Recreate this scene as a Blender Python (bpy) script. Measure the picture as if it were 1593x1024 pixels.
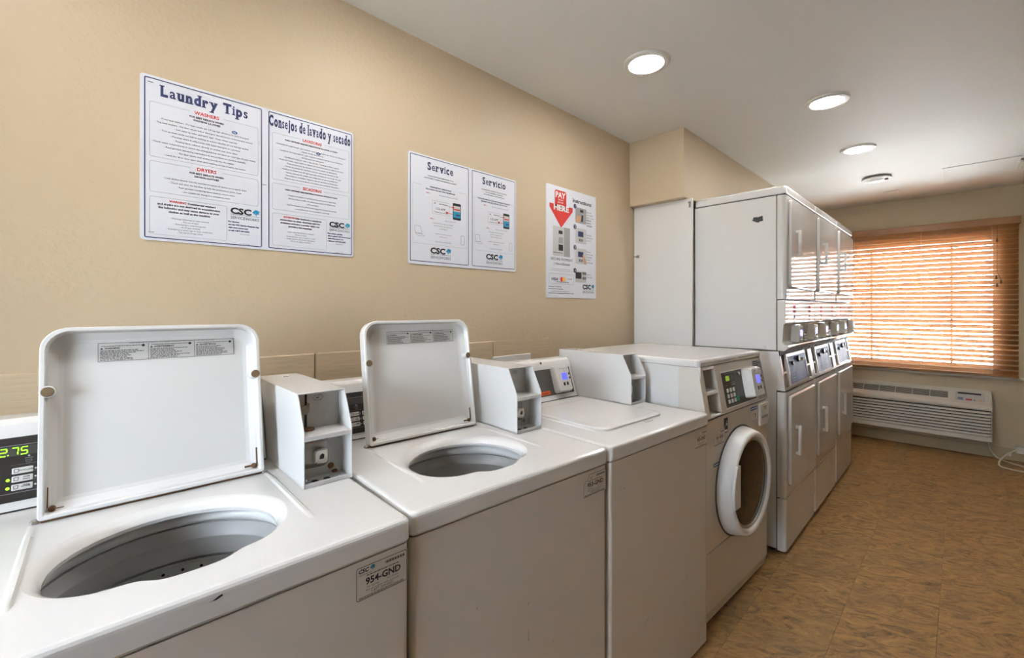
import bpy, bmesh, math, random
from mathutils import Matrix, Vector
random.seed(7)
R = math.radians
C = bpy.context.scene.collection
scene = bpy.context.scene
for o in list(bpy.data.objects):
    bpy.data.objects.remove(o)

# ------------------------------------------------------------------ camera
cam_d = bpy.data.cameras.new('camera')
cam = bpy.data.objects.new('camera', cam_d)
C.objects.link(cam)
cam.location = (0, 0, 1.34)
cam.rotation_euler = (R(90), 0, R(45.641 - 90))
cam_d.sensor_width = 36
cam_d.lens = 685 / 1593 * 36
cam_d.shift_y = -31 / 1593
cam_d.clip_start = 0.02
scene.camera = cam

# ------------------------------------------------------------------ world, exposure
LAMP = 98.0          # emission of the downlight lenses
SKY = 35.0
world = bpy.data.worlds.new('world')
scene.world = world
world.use_nodes = True
bg = world.node_tree.nodes['Background']
bg.inputs['Color'].default_value = (0.80, 0.88, 1.0, 1)
bg.inputs['Strength'].default_value = SKY
sun_d = bpy.data.lights.new('sun', 'SUN')
sun_d.energy = 5000
sun_d.angle = R(0.6)
sun = bpy.data.objects.new('sun', sun_d)
C.objects.link(sun)
sun.rotation_euler = (R(-40), R(3), 0)      # high, along the window wall: lights the paving outside
scene.view_settings.view_transform = 'Standard'
scene.view_settings.look = 'None'
scene.view_settings.exposure = 0.20
scene.view_settings.gamma = 1
scene.view_settings.use_curve_mapping = False


# ------------------------------------------------------------------ materials
def mat(name, col, rough=0.5, metal=0.0, bump=None, emit=None, coat=0.0, spec=0.5, var=None):
    m = bpy.data.materials.new(name)
    m.use_nodes = True
    nt = m.node_tree
    b = nt.nodes['Principled BSDF']
    b.inputs['Base Color'].default_value = (*col, 1)
    b.inputs['Roughness'].default_value = rough
    b.inputs['Metallic'].default_value = metal
    b.inputs['Specular IOR Level'].default_value = spec
    b.inputs['Coat Weight'].default_value = coat
    b.inputs['Coat Roughness'].default_value = 0.08
    if emit:
        b.inputs['Emission Color'].default_value = (*emit[0], 1)
        b.inputs['Emission Strength'].default_value = emit[1]
    if bump or var:
        tc = nt.nodes.new('ShaderNodeNewGeometry')
    if var:   # slight colour mottling
        n = nt.nodes.new('ShaderNodeTexNoise')
        n.inputs['Scale'].default_value = var[0]
        n.inputs['Detail'].default_value = 3
        nt.links.new(tc.outputs['Position'], n.inputs['Vector'])
        r = nt.nodes.new('ShaderNodeMix')
        r.data_type = 'RGBA'
        r.inputs[6].default_value = (*[c * (1 - var[1]) for c in col], 1)
        r.inputs[7].default_value = (*[min(1, c * (1 + var[1])) for c in col], 1)
        nt.links.new(n.outputs['Fac'], r.inputs[0])
        nt.links.new(r.outputs[2], b.inputs['Base Color'])
    if bump:
        n = nt.nodes.new('ShaderNodeTexNoise')
        n.inputs['Scale'].default_value = bump[0]
        n.inputs['Detail'].default_value = bump[3] if len(bump) > 3 else 2
        mp = nt.nodes.new('ShaderNodeMapping')
        if len(bump) > 4:
            mp.inputs['Scale'].default_value = bump[4]
        nt.links.new(tc.outputs['Position'], mp.inputs['Vector'])
        nt.links.new(mp.outputs['Vector'], n.inputs['Vector'])
        bp = nt.nodes.new('ShaderNodeBump')
        bp.inputs['Strength'].default_value = bump[1]
        bp.inputs['Distance'].default_value = bump[2]
        nt.links.new(n.outputs['Fac'], bp.inputs['Height'])
        nt.links.new(bp.outputs['Normal'], b.inputs['Normal'])
    return m


M = {}
M['wall'] = mat('wall_paint', (0.57, 0.455, 0.315), 0.5, bump=(85, 0.32, 0.005, 2), spec=0.4)
M['wall_far'] = mat('wall_paint_far', (0.56, 0.475, 0.335), 0.75, bump=(85, 0.35, 0.004, 2), spec=0.25)
M['block'] = mat('painted_block', (0.57, 0.455, 0.315), 0.7, bump=(30, 0.5, 0.004, 3, (0.35, 1, 2.4)), spec=0.25)
M['ceiling'] = mat('ceiling_paint', (0.89, 0.875, 0.845), 0.55, bump=(60, 0.3, 0.003, 2), spec=0.3)
M['white'] = mat('white_enamel', (0.80, 0.79, 0.775), 0.22, coat=0.3, var=(3, 0.015))
M['white2'] = mat('dryer_enamel', (0.80, 0.785, 0.76), 0.07, bump=(6.0, 0.16, 0.005, 0, (1.6, 1, 0.7)))
M['front'] = mat('shaded_front_enamel', (0.73, 0.685, 0.63), 0.25, coat=0.3, var=(3, 0.015))  # white enamel with shade and brown floor bounce put into the colour
M['board'] = mat('white_board', (0.80, 0.785, 0.765), 0.4)
M['plastic'] = mat('white_plastic', (0.78, 0.77, 0.75), 0.35)
M['beige_plastic'] = mat('beige_plastic', (0.68, 0.65, 0.58), 0.6, spec=0.3)
M['tub'] = mat('tub_plastic', (0.85, 0.84, 0.82), 0.35)
M['tub_dark'] = mat('tub_grey', (0.58, 0.57, 0.56), 0.4)
M['steel'] = mat('brushed_steel', (0.36, 0.35, 0.33), 0.32, 0.8)
M['galv'] = mat('galvanised_plate', (0.62, 0.62, 0.60), 0.45, 0.15, var=(40, 0.12))
M['chrome'] = mat('chrome', (0.82, 0.82, 0.82), 0.12, 1.0)
M['dark'] = mat('dark_gap', (0.012, 0.012, 0.012), 0.6)
M['black'] = mat('black_plastic', (0.02, 0.02, 0.022), 0.3)
M['panel'] = mat('charcoal_overlay', (0.035, 0.031, 0.03), 0.35)
M['panel_grey'] = mat('grey_overlay', (0.075, 0.07, 0.065), 0.4)
M['ink'] = mat('ink', (0.02, 0.02, 0.025), 0.6)
M['grey_ink'] = mat('grey_ink', (0.10, 0.10, 0.11), 0.6)
M['line_ink'] = mat('line_ink', (0.27, 0.27, 0.28), 0.6)
M['navy'] = mat('navy_ink', (0.022, 0.03, 0.11), 0.6)
M['red'] = mat('red_ink', (0.62, 0.03, 0.025), 0.6)
M['blue_ink'] = mat('blue_ink', (0.03, 0.10, 0.32), 0.6)
M['cyan'] = mat('logo_blue', (0.02, 0.28, 0.5), 0.6)
M['white_ink'] = mat('white_ink', (0.85, 0.85, 0.85), 0.6)
M['grey_pic'] = mat('grey_print', (0.36, 0.36, 0.36), 0.6)
M['light_pic'] = mat('light_print', (0.58, 0.58, 0.58), 0.6)
M['skin_pic'] = mat('skin_print', (0.62, 0.36, 0.22), 0.6)
M['orange'] = mat('orange_red_label', (0.75, 0.10, 0.02), 0.5)
M['yellow_ink'] = mat('yellow_ink', (0.85, 0.45, 0.05), 0.6)
M['green_key'] = mat('green_key', (0.02, 0.32, 0.14), 0.5)
M['poster'] = mat('poster_board', (0.77, 0.79, 0.86), 0.4)
M['sticker'] = mat('sticker', (0.70, 0.68, 0.65), 0.5)
M['tag'] = mat('tag_sticker', (0.66, 0.61, 0.55), 0.5)
M['rubber'] = mat('brown_bumper', (0.16, 0.105, 0.05), 0.7)
M['rust'] = mat('rust', (0.13, 0.06, 0.025), 0.85)
M['led'] = mat('green_led', (0.1, 0.3, 0.02), 0.4, emit=((0.30, 1.0, 0.02), 2.2))
M['lcd'] = mat('blue_screen', (0.05, 0.05, 0.6), 0.3, emit=((0.13, 0.15, 1.0), 1.0))
M['lcd_green'] = mat('green_screen', (0.15, 0.25, 0.02), 0.3, emit=((0.25, 0.42, 0.02), 0.6))
M['dryer_blue'] = mat('blue_panel', (0.10, 0.17, 0.42), 0.4, spec=0.25)
M['lens'] = mat('lamp_lens', (0.9, 0.9, 0.88), 0.4, emit=((1.0, 0.98, 0.95), LAMP))
M['trim'] = mat('lamp_trim', (0.85, 0.84, 0.80), 0.35)
M['base'] = mat('baseboard_vinyl', (0.47, 0.39, 0.24), 0.45)
M['sill'] = mat('painted_sill', (0.66, 0.62, 0.54), 0.4)
M['winframe'] = mat('window_frame', (0.55, 0.55, 0.54), 0.4)
M['ground'] = mat('pale_concrete', (0.45, 0.44, 0.42), 0.9, var=(2, 0.1))
M['ptac'] = mat('air_conditioner_plastic', (0.70, 0.665, 0.59), 0.4)
M['cable'] = mat('cream_cable', (0.75, 0.70, 0.58), 0.45)
M['cord'] = mat('blind_cord', (0.75, 0.66, 0.58), 0.7)
M['wood'] = mat('stained_wood', (0.29, 0.125, 0.03), 0.4, bump=(30, 0.1, 0.002, 3, (1, 0.1, 2)), var=(12, 0.15))


def glass_mat(name, col, rough=0.0):
    m = bpy.data.materials.new(name)
    m.use_nodes = True
    nt = m.node_tree
    out = nt.nodes['Material Output']
    nt.nodes.remove(nt.nodes['Principled BSDF'])
    t = nt.nodes.new('ShaderNodeBsdfTransparent')
    t.inputs['Color'].default_value = (*col, 1)
    g = nt.nodes.new('ShaderNodeBsdfGlossy')
    g.inputs['Roughness'].default_value = 0.03
    fr = nt.nodes.new('ShaderNodeFresnel')
    fr.inputs['IOR'].default_value = 1.5
    mx = nt.nodes.new('ShaderNodeMixShader')
    nt.links.new(fr.outputs[0], mx.inputs[0])
    nt.links.new(t.outputs[0], mx.inputs[1])
    nt.links.new(g.outputs[0], mx.inputs[2])
    nt.links.new(mx.outputs[0], out.inputs[0])
    return m


M['glass'] = glass_mat('window_glass', (0.93, 0.95, 0.95))
M['door_glass'] = glass_mat('tinted_glass', (0.11, 0.11, 0.10))


def slat_mat():
    m = bpy.data.materials.new('slat_wood')
    m.use_nodes = True
    nt = m.node_tree
    out = nt.nodes['Material Output']
    b = nt.nodes['Principled BSDF']
    b.inputs['Base Color'].default_value = (0.43, 0.21, 0.075, 1)
    b.inputs['Roughness'].default_value = 0.4
    t = nt.nodes.new('ShaderNodeBsdfTranslucent')
    t.inputs['Color'].default_value = (0.92, 0.68, 0.48, 1)
    mx = nt.nodes.new('ShaderNodeMixShader')
    mx.inputs[0].default_value = 0.25
    nt.links.new(b.outputs[0], mx.inputs[1])
    nt.links.new(t.outputs[0], mx.inputs[2])
    nt.links.new(mx.outputs[0], out.inputs[0])
    return m


M['slat'] = slat_mat()


def floor_mat():
    m = bpy.data.materials.new('slate_vinyl')
    m.use_nodes = True
    nt = m.node_tree
    L = nt.links.new
    b = nt.nodes['Principled BSDF']
    b.inputs['Roughness'].default_value = 0.5
    b.inputs['Specular IOR Level'].default_value = 0.2
    geo = nt.nodes.new('ShaderNodeNewGeometry')
    oi = nt.nodes.new('ShaderNodeObjectInfo')
    off = nt.nodes.new('ShaderNodeVectorMath'); off.operation = 'SCALE'
    off.inputs[0].default_value = (3.1, 7.7, 0)
    L(oi.outputs['Random'], off.inputs['Scale'])
    add = nt.nodes.new('ShaderNodeVectorMath'); add.operation = 'ADD'
    L(geo.outputs['Position'], add.inputs[0]); L(off.outputs[0], add.inputs[1])
    mp = nt.nodes.new('ShaderNodeMapping')
    mp.inputs['Scale'].default_value = (1.0, 0.46, 1)
    mp.inputs['Rotation'].default_value = (0, 0, 0)
    m0 = nt.nodes.new('ShaderNodeMapping')
    m0.inputs['Rotation'].default_value = (0, 0, R(-33))
    L(add.outputs[0], m0.inputs['Vector'])
    L(m0.outputs[0], mp.inputs['Vector'])
    n1 = nt.nodes.new('ShaderNodeTexNoise'); n1.inputs['Scale'].default_value = 17
    n1.inputs['Detail'].default_value = 9; n1.inputs['Roughness'].default_value = 0.74
    n1.inputs['Distortion'].default_value = 2.0
    L(mp.outputs[0], n1.inputs['Vector'])
    cr = nt.nodes.new('ShaderNodeValToRGB')
    e = cr.color_ramp.elements
    e[0].position = 0.30; e[0].color = (0.10, 0.064, 0.034, 1)
    e[1].position = 0.74; e[1].color = (0.52, 0.34, 0.16, 1)
    for p, c in ((0.42, (0.23, 0.142, 0.068, 1)), (0.52, (0.35, 0.205, 0.083, 1)), (0.62, (0.42, 0.25, 0.10, 1))):
        x = e.new(p); x.color = c
    L(n1.outputs['Fac'], cr.inputs[0])
    n2 = nt.nodes.new('ShaderNodeTexNoise'); n2.inputs['Scale'].default_value = 5
    n2.inputs['Detail'].default_value = 4
    L(mp.outputs[0], n2.inputs['Vector'])
    c2 = nt.nodes.new('ShaderNodeValToRGB')
    c2.color_ramp.elements[0].position = 0.52; c2.color_ramp.elements[0].color = (0, 0, 0, 1)
    c2.color_ramp.elements[1].position = 0.72; c2.color_ramp.elements[1].color = (0.65, 0.65, 0.65, 1)
    L(n2.outputs['Fac'], c2.inputs[0])
    mx = nt.nodes.new('ShaderNodeMix'); mx.data_type = 'RGBA'
    L(c2.outputs[0], mx.inputs[0]); L(cr.outputs[0], mx.inputs[6])
    mx.inputs[7].default_value = (0.22, 0.15, 0.08, 1)
    L(mx.outputs[2], b.inputs['Base Color'])
    bp = nt.nodes.new('ShaderNodeBump'); bp.inputs['Strength'].default_value = 0.25
    bp.inputs['Distance'].default_value = 0.002
    L(n1.outputs['Fac'], bp.inputs['Height']); L(bp.outputs[0], b.inputs['Normal'])
    return m


M['floor'] = floor_mat()


# ------------------------------------------------------------------ helpers
def thing(name, label, cat, loc=(0, 0, 0), rz=0.0, group=None):
    o = bpy.data.objects.new(name, None)
    C.objects.link(o)
    o.location = loc
    o.rotation_euler = (0, 0, rz)
    o.empty_display_size = 0.05
    o['label'] = label
    o['category'] = cat
    if group:
        o['group'] = group
    return o


def obj(name, bm, m, parent=None, world=False, smooth=None, label=None, kind=None):
    if world and parent is not None:
        v = Vector()
        p = parent
        while p is not None:
            v += p.location
            p = p.parent
        bmesh.ops.translate(bm, verts=bm.verts, vec=-v)
    me = bpy.data.meshes.new(name)
    bm.to_mesh(me)
    bm.free()
    for x in (m if isinstance(m, (list, tuple)) else [m]):
        me.materials.append(M[x])
    if smooth is not None:
        me.polygons.foreach_set('use_smooth', [True] * len(me.polygons))
        me.set_sharp_from_angle(angle=R(smooth))
        ar = sorted(p.area for p in me.polygons)
        lim = ar[len(ar) // 2] * 12
        for p in me.polygons:      # large flat panels keep their own normal
            if p.area > lim:
                p.use_smooth = False
    o = bpy.data.objects.new(name, me)
    C.objects.link(o)
    if parent is not None:
        o.parent = parent
    if label:
        o['label'] = label
    if kind:
        o['kind'] = kind
    return o


def tag(o, label, cat, group=None):
    o['label'] = label
    o['category'] = cat
    if group:
        o['group'] = group
    return o


def struct(name, bm, m, smooth=None, parent=None):
    return obj(name, bm, m, parent, smooth=smooth, kind='structure')


def dup(o, parent=None):
    c = o.copy()
    C.objects.link(c)
    c.parent = parent
    for ch in list(o.children):
        dup(ch, c)
    return c


def B():
    return bmesh.new()


def box(bm, x0, x1, y0, y1, z0, z1, bev=0.0, seg=2, mi=0, mtx=None):
    t = bmesh.new()
    bmesh.ops.create_cube(t, size=1)
    for v in t.verts:
        v.co = Vector(((x0 + x1) / 2 + v.co.x * (x1 - x0), (y0 + y1) / 2 + v.co.y * (y1 - y0), (z0 + z1) / 2 + v.co.z * (z1 - z0)))
    if bev > 0:
        bmesh.ops.bevel(t, geom=list(t.edges), offset=bev, segments=seg, profile=0.5, affect='EDGES')
    join(bm, t, mtx, mi)
    return bm


def join(bm, t, mtx=None, mi=None):
    if mtx is not None:
        bmesh.ops.transform(t, matrix=mtx, verts=t.verts)
    if mi is not None:
        for f in t.faces:
            f.material_index = mi
    me = bpy.data.meshes.new('tmp')
    t.to_mesh(me)
    t.free()
    bm.from_mesh(me)
    bpy.data.meshes.remove(me)


def prism(bm, pts, a, b, axis='x', bev=0.0, seg=2, mi=0, mtx=None):
    """extrude a closed outline: axis x -> pts are (y,z); axis y -> pts are (x,z); axis z -> pts are (x,y)"""
    t = bmesh.new()

    def P(p, d):
        return (d, p[0], p[1]) if axis == 'x' else ((p[0], d, p[1]) if axis == 'y' else (p[0], p[1], d))
    va = [t.verts.new(P(p, a)) for p in pts]
    vb = [t.verts.new(P(p, b)) for p in pts]
    n = len(pts)
    t.faces.new(va)
    t.faces.new(list(reversed(vb)))
    for i in range(n):
        j = (i + 1) % n
        t.faces.new((va[i], vb[i], vb[j], va[j]))
    bmesh.ops.recalc_face_normals(t, faces=t.faces)
    if bev > 0:
        bmesh.ops.bevel(t, geom=list(t.edges), offset=bev, segments=seg, profile=0.5, affect='EDGES')
    join(bm, t, mtx, mi)
    return bm


def rrect(x0, x1, y0, y1, r, n=5):
    rs = r if isinstance(r, (tuple, list)) else (r, r, r, r)   # bl, br, tr, tl
    out = []
    for (cx, cy, a0, rr) in ((x0, y0, 180, rs[0]), (x1, y0, 270, rs[1]), (x1, y1, 0, rs[2]), (x0, y1, 90, rs[3])):
        sx = 1 if cx == x0 else -1
        sy = 1 if cy == y0 else -1
        for i in range(n + 1):
            a = R(a0 + 90 * i / n)
            out.append((cx + sx * rr + rr * math.cos(a), cy + sy * rr + rr * math.sin(a)))
    return out


def loops(bm, rings, closed_first=True, closed_last=True, mi=0, mtx=None):
    """bridge rings of 3d points of equal length"""
    t = bmesh.new()
    vs = [[t.verts.new(p) for p in r] for r in rings]
    n = len(rings[0])
    for k in range(len(vs) - 1):
        for i in range(n):
            j = (i + 1) % n
            t.faces.new((vs[k][i], vs[k][j], vs[k + 1][j], vs[k + 1][i]))
    if closed_first:
        t.faces.new(list(reversed(vs[0])))
    if closed_last:
        t.faces.new(vs[-1])
    bmesh.ops.recalc_face_normals(t, faces=t.faces)
    join(bm, t, mtx, mi)
    return bm


def lathe(bm, prof, cx, cy, cz, axis='z', n=32, mi=0, mtx=None, recalc=True):
    """prof: (radius, height)"""
    t = bmesh.new()
    rings = []
    for (r, h) in prof:
        ring = []
        for i in range(n):
            a = 2 * math.pi * i / n
            u, w = r * math.cos(a), r * math.sin(a)
            p = (cx + u, cy + w, cz + h) if axis == 'z' else ((cx + u, cy + h, cz + w) if axis == 'y' else (cx + h, cy + u, cz + w))
            ring.append(t.verts.new(p))
        rings.append(ring)
    for k in range(len(rings) - 1):
        for i in range(n):
            j = (i + 1) % n
            t.faces.new((rings[k][i], rings[k][j], rings[k + 1][j], rings[k + 1][i]))
    if prof[0][0] > 1e-6 and recalc == 'caps':
        t.faces.new(rings[0])
    if recalc == 'caps':
        t.faces.new(rings[-1])
    bmesh.ops.remove_doubles(t, verts=t.verts, dist=1e-6)
    bmesh.ops.recalc_face_normals(t, faces=t.faces)
    join(bm, t, mtx, mi)
    return bm


def disc(bm, r, d, cx, cy, cz, axis='y', n=20, bev=0.0, mtx=None):
    b = min(bev, r * 0.5, d * 0.5)
    prof = [(0, 0), (r - b, 0), (r, b), (r, d - b), (r - b, d), (0, d)] if b else [(0, 0), (r, 0), (r, d), (0, d)]
    return lathe(bm, prof, cx, cy, cz, axis, n, mtx=mtx)


def tube(bm, pts, r, n=8, mtx=None, smooth_steps=0):
    pts = [Vector(p) for p in pts]
    if smooth_steps:
        q = []
        P = [pts[0]] + pts + [pts[-1]]
        for i in range(1, len(P) - 2):
            for s in range(smooth_steps):
                t = s / smooth_steps
                a, b, c, d = P[i - 1], P[i], P[i + 1], P[i + 2]
                q.append(0.5 * ((2 * b) + (c - a) * t + (2 * a - 5 * b + 4 * c - d) * t * t + (3 * b - a - 3 * c + d) * t ** 3))
        q.append(pts[-1])
        pts = q
    rings = []
    up = Vector((0.13, 0.27, 0.95))
    for i, p in enumerate(pts):
        d = (pts[min(i + 1, len(pts) - 1)] - pts[max(i - 1, 0)]).normalized()
        s = d.cross(up)
        if s.length < 1e-3:
            s = d.cross(Vector((1, 0, 0)))
        s.normalize()
        w = d.cross(s)
        up = w * (1 if w.dot(up) > 0 else -1)
        rings.append([p + s * (r * math.cos(2 * math.pi * k / n)) + w * (r * math.sin(2 * math.pi * k / n)) for k in range(n)])
    return loops(bm, rings, mtx=mtx)


def frame(o, u, v):
    """plane at o, u to the right, v up; third axis is the outward normal"""
    u = Vector(u).normalized()
    v = Vector(v).normalized()
    w = u.cross(v)
    return Matrix(((u.x, v.x, w.x, o[0]), (u.y, v.y, w.y, o[1]), (u.z, v.z, w.z, o[2]), (0, 0, 0, 1)))


# ---- flat print: rectangles, outlines, lettering lying in a plane
def rect(bm, x0, x1, y0, y1, F, h=0.0):
    vs = [bm.verts.new(F @ Vector((x, y, h))) for x, y in ((x0, y0), (x1, y0), (x1, y1), (x0, y1))]
    return bm.faces.new(vs)


def poly(bm, pts, F, h=0.0):
    t = bmesh.new()
    f = t.faces.new([t.verts.new((x, y, h)) for x, y in pts])
    f.normal_update()
    if f.normal.z < 0:
        f.normal_flip()
    bmesh.ops.triangulate(t, faces=t.faces)
    join(bm, t, F)


def outline(bm, pts, w, F, h=0.0, closed=True):
    """a line of width w along a polygon"""
    n = len(pts)
    P = [Vector((p[0], p[1])) for p in pts]
    li, lo = [], []
    for i in range(n):
        a, b, c = P[(i - 1) % n], P[i], P[(i + 1) % n]
        if not closed and i == 0:
            a = b - (c - b)
        if not closed and i == n - 1:
            c = b + (b - a)
        d1, d2 = (b - a), (c - b)
        d1 = d1.normalized() if d1.length > 1e-9 else d2.normalized()
        d2 = d2.normalized() if d2.length > 1e-9 else d1
        nn = Vector((-(d1.y + d2.y), d1.x + d2.x))
        nn = nn.normalized() if nn.length > 1e-9 else Vector((-d1.y, d1.x))
        k = 1 / max(0.5, nn.dot(Vector((-d1.y, d1.x))))
        li.append(bm.verts.new(F @ Vector((*(b + nn * w / 2 * k), h))))
        lo.append(bm.verts.new(F @ Vector((*(b - nn * w / 2 * k), h))))
    for i in range(n if closed else n - 1):
        j = (i + 1) % n
        bm.faces.new((lo[i], lo[j], li[j], li[i]))


def text_mesh(s, bold=0.0, res=2, shear=0.0):
    c = bpy.data.curves.new('t', 'FONT')
    c.body = s
    c.size = 1
    c.resolution_u = res
    c.offset = bold
    c.shear = shear
    o = bpy.data.objects.new('t', c)
    me = bpy.data.meshes.new_from_object(o)
    bpy.data.objects.remove(o)
    bpy.data.curves.remove(c)
    return me


def text(bm, s, x, y, cap, F, h=0.0, width=None, align='c', bold=0.0, sx=1.0, shear=0.0, maxw=None, res=2):
    """cap = cap height; width forces the line's length; baseline at y"""
    me = text_mesh(s, bold, res, shear)
    if not me.vertices:
        bpy.data.meshes.remove(me)
        return 0
    xs = [v.co.x for v in me.vertices]
    lo, hi = min(xs), max(xs)
    k = cap / 0.70
    kx = k * sx
    if width:
        kx = width / (hi - lo)
    elif maxw and (hi - lo) * kx > maxw:
        kx = maxw / (hi - lo)
    w = (hi - lo) * kx
    x0 = x - w / 2 if align == 'c' else (x if align == 'l' else x - w)
    t = bmesh.new()
    t.from_mesh(me)
    bpy.data.meshes.remove(me)
    for v in t.verts:
        v.co = Vector((x0 + (v.co.x - lo) * kx, y + v.co.y * k, h))
    join(bm, t, F)
    return w


def serif_text(bm, s, x, y, cap, F, h=0.0, width=None, bold=0.03):
    """heavy slab-serif lettering: sans glyphs with slabs added at the ends of upright stems"""
    t = bmesh.new()
    pen = 0.0
    for ch in s:
        if ch == ' ':
            pen += 0.30
            continue
        me = text_mesh(ch, bold * (.35 if ch in 'easi' else 1), 3)
        xs = [v.co.x for v in me.vertices]
        lo, hi = min(xs), max(xs)
        segs = []
        for e in me.edges:
            a, b = me.vertices[e.vertices[0]].co, me.vertices[e.vertices[1]].co
            segs.append((a, b))
        # boundary edges only
        cnt = {}
        for p in me.polygons:
            for k in p.edge_keys:
                cnt[k] = cnt.get(k, 0) + 1
        segs = [(me.vertices[k[0]].co.copy(), me.vertices[k[1]].co.copy()) for k, n in cnt.items() if n == 1]

        def spans(yy):
            r = []
            for a, b in segs:
                if (a.y - yy) * (b.y - yy) < 0:
                    r.append(a.x + (b.x - a.x) * (yy - a.y) / (b.y - a.y))
            r.sort()
            return list(zip(r[::2], r[1::2]))
        ys = [v.co.y for v in me.vertices]
        top, bot = max(ys), min(ys)
        stems = []
        for yend, d in ((bot, 1), (top, -1)):
            if ch in 'ij' and d == -1:
                continue
            s1, s2 = spans(yend + d * 0.012), spans(yend + d * 0.10)
            for a, b in s1:
                for c2, d2 in s2:
                    if b - a < 0.22 and abs(a - c2) < 0.05 and abs(b - d2) < 0.05:
                        stems.append((a, b, yend, d))
        if ch in 'iu':
            ss = spans(0.40)
            for a, b in ss:
                if b - a < 0.22 and ch == 'i':
                    stems.append((a, b, 0.485, -1))
        g = bmesh.new()
        g.from_mesh(me)
        bpy.data.meshes.remove(me)
        for a, b, yend, d in stems:
            q0, q1 = sorted((yend, yend + d * 0.075))
            e0 = 0.075
            e1 = 0.075 if not (d == -1 and ch in 'nrpmuiy') else 0.0
            vs = [g.verts.new((px, py, 0.0005)) for px, py in ((a - e0, q0), (b + e1, q0), (b + e1, q1), (a - e0, q1))]
            g.faces.new(vs)
        for v in g.verts:
            v.co.x += pen - lo + 0.03
        join(t, g)
        pen += hi - lo + 0.115
    kx = (width / pen) if width else cap / 0.70
    k = cap / 0.70
    for v in t.verts:
        v.co = Vector((x - pen * kx / 2 + v.co.x * kx, y + v.co.y * k, h + v.co.z * 0.1))
    join(bm, t, F)


def greek(bm, x0, x1, y, hgt, F, h=0.0, rnd=random, full=1.0):
    """a line of print too fine to read: word-sized dashes"""
    x = x0
    end = x0 + (x1 - x0) * full
    while x < end - hgt:
        w = min(end - x, hgt * rnd.uniform(1.2, 4.5))
        rect(bm, x, x + w, y, y + hgt, F, h)
        x += w + hgt * 0.7


def bird(bm, x, y, s, F, h=0.0):
    """faceted blue emblem beside the lettering"""
    for pts in (((0, .55), (.45, 1), (.35, .55)), ((.35, .55), (.45, 1), (1, .8)), ((.35, .55), (1, .8), (.62, .45)),
                ((0, .55), (.35, .55), (.45, .2)), ((.40, .5), (.62, .45), (.52, -.05)), ((.62, .45), (.9, .72), (.85, .25))):
        poly(bm, [(x + px * s, y + py * s) for px, py in pts], F, h)


# ================================================================== STRUCTURE
H = 2.44
XW = 5.903      # far wall
YL = 1.545      # left wall
YR = -1.6
XB = -1.25
# floor slab with tiles
bm = B(); box(bm, XB - .1, XW + .15, YR - .1, YL + .1, -0.29, -0.004)
floor = struct('floor', bm, 'floor')
T = 0.2985
tile_me = None
for i in range(-2, 21):
    for j in range(-5, 6):
        x0, y0 = i * T + 0.02, 0.072 + (j - 1) * T
        if x0 + T < 1.0 or x0 + T > XW or y0 + T > YL or y0 < YR:
            continue
        if tile_me is None:
            bm = B(); box(bm, 0.0004, T - 0.0004, 0.0004, T - 0.0004, -0.004, 0.0, 0.0006, 1)
            t = obj('floor_tile', bm, 'floor', floor)
            tile_me = t.data
        else:
            t = bpy.data.objects.new('floor_tile', tile_me)
            C.objects.link(t)
            t.parent = floor
        t.location = (x0, y0, 0)
bm = B(); box(bm, XB - .1, XW + .15, YR - .1, YL + .1, H, H + .1)
ceiling = struct('ceiling', bm, 'ceiling')
bm = B(); box(bm, XB - .1, XW + .15, YL, YL + .12, -.1, H)
wall_left = struct('wall_left', bm, 'wall')
bm = B(); box(bm, XB - .1, XW + .15, YR - .12, YR, -.1, H)
struct('wall_right', bm, 'wall')
BW = (0.25, 1.0, 1.0, 1.75)     # unseen window added behind the camera to brighten the ceiling
bm = B()
box(bm, XB - .12, XB, YR, BW[0], -.1, H)
box(bm, XB - .12, XB, BW[1], YL, -.1, H)
box(bm, XB - .12, XB, BW[0], BW[1], -.1, BW[2])
box(bm, XB - .12, XB, BW[0], BW[1], BW[3], H)
struct('wall_back', bm, 'ceiling')
bm = B()
for (a, b, c, d) in ((BW[0], BW[0] + .045, BW[2], BW[3]), (BW[1] - .045, BW[1], BW[2], BW[3]), (BW[0], BW[1], BW[2], BW[2] + .045), (BW[0], BW[1], BW[3] - .045, BW[3])):
    box(bm, XB - .10, XB - .05, a, b, c, d, .004, 1)
fill_win = struct('added_fill_window', bm, 'winframe')
bm = B(); box(bm, XB - .078, XB - .073, BW[0] + .04, BW[1] - .04, BW[2] + .04, BW[3] - .04)
obj('window_pane', bm, 'glass', fill_win)
# far wall with window opening
WY0, WY1, WZ0, WZ1 = -0.24, 1.05, 0.752, 2.02
bm = B()
box(bm, XW, XW + .15, YR, YL, -.1, WZ0)
box(bm, XW, XW + .15, YR, YL, WZ1, H)
box(bm, XW, XW + .15, YR, WY0, WZ0, WZ1)
box(bm, XW, XW + .15, WY1, YL, WZ0, WZ1)
struct('wall_front', bm, 'wall_far')
# boxed-out soffit over the dryers
bm = B(); box(bm, 2.60, XW, 1.175, YL, 2.018, H, 0.004, 2)
struct('trim_1', bm, 'wall', 40)
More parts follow.
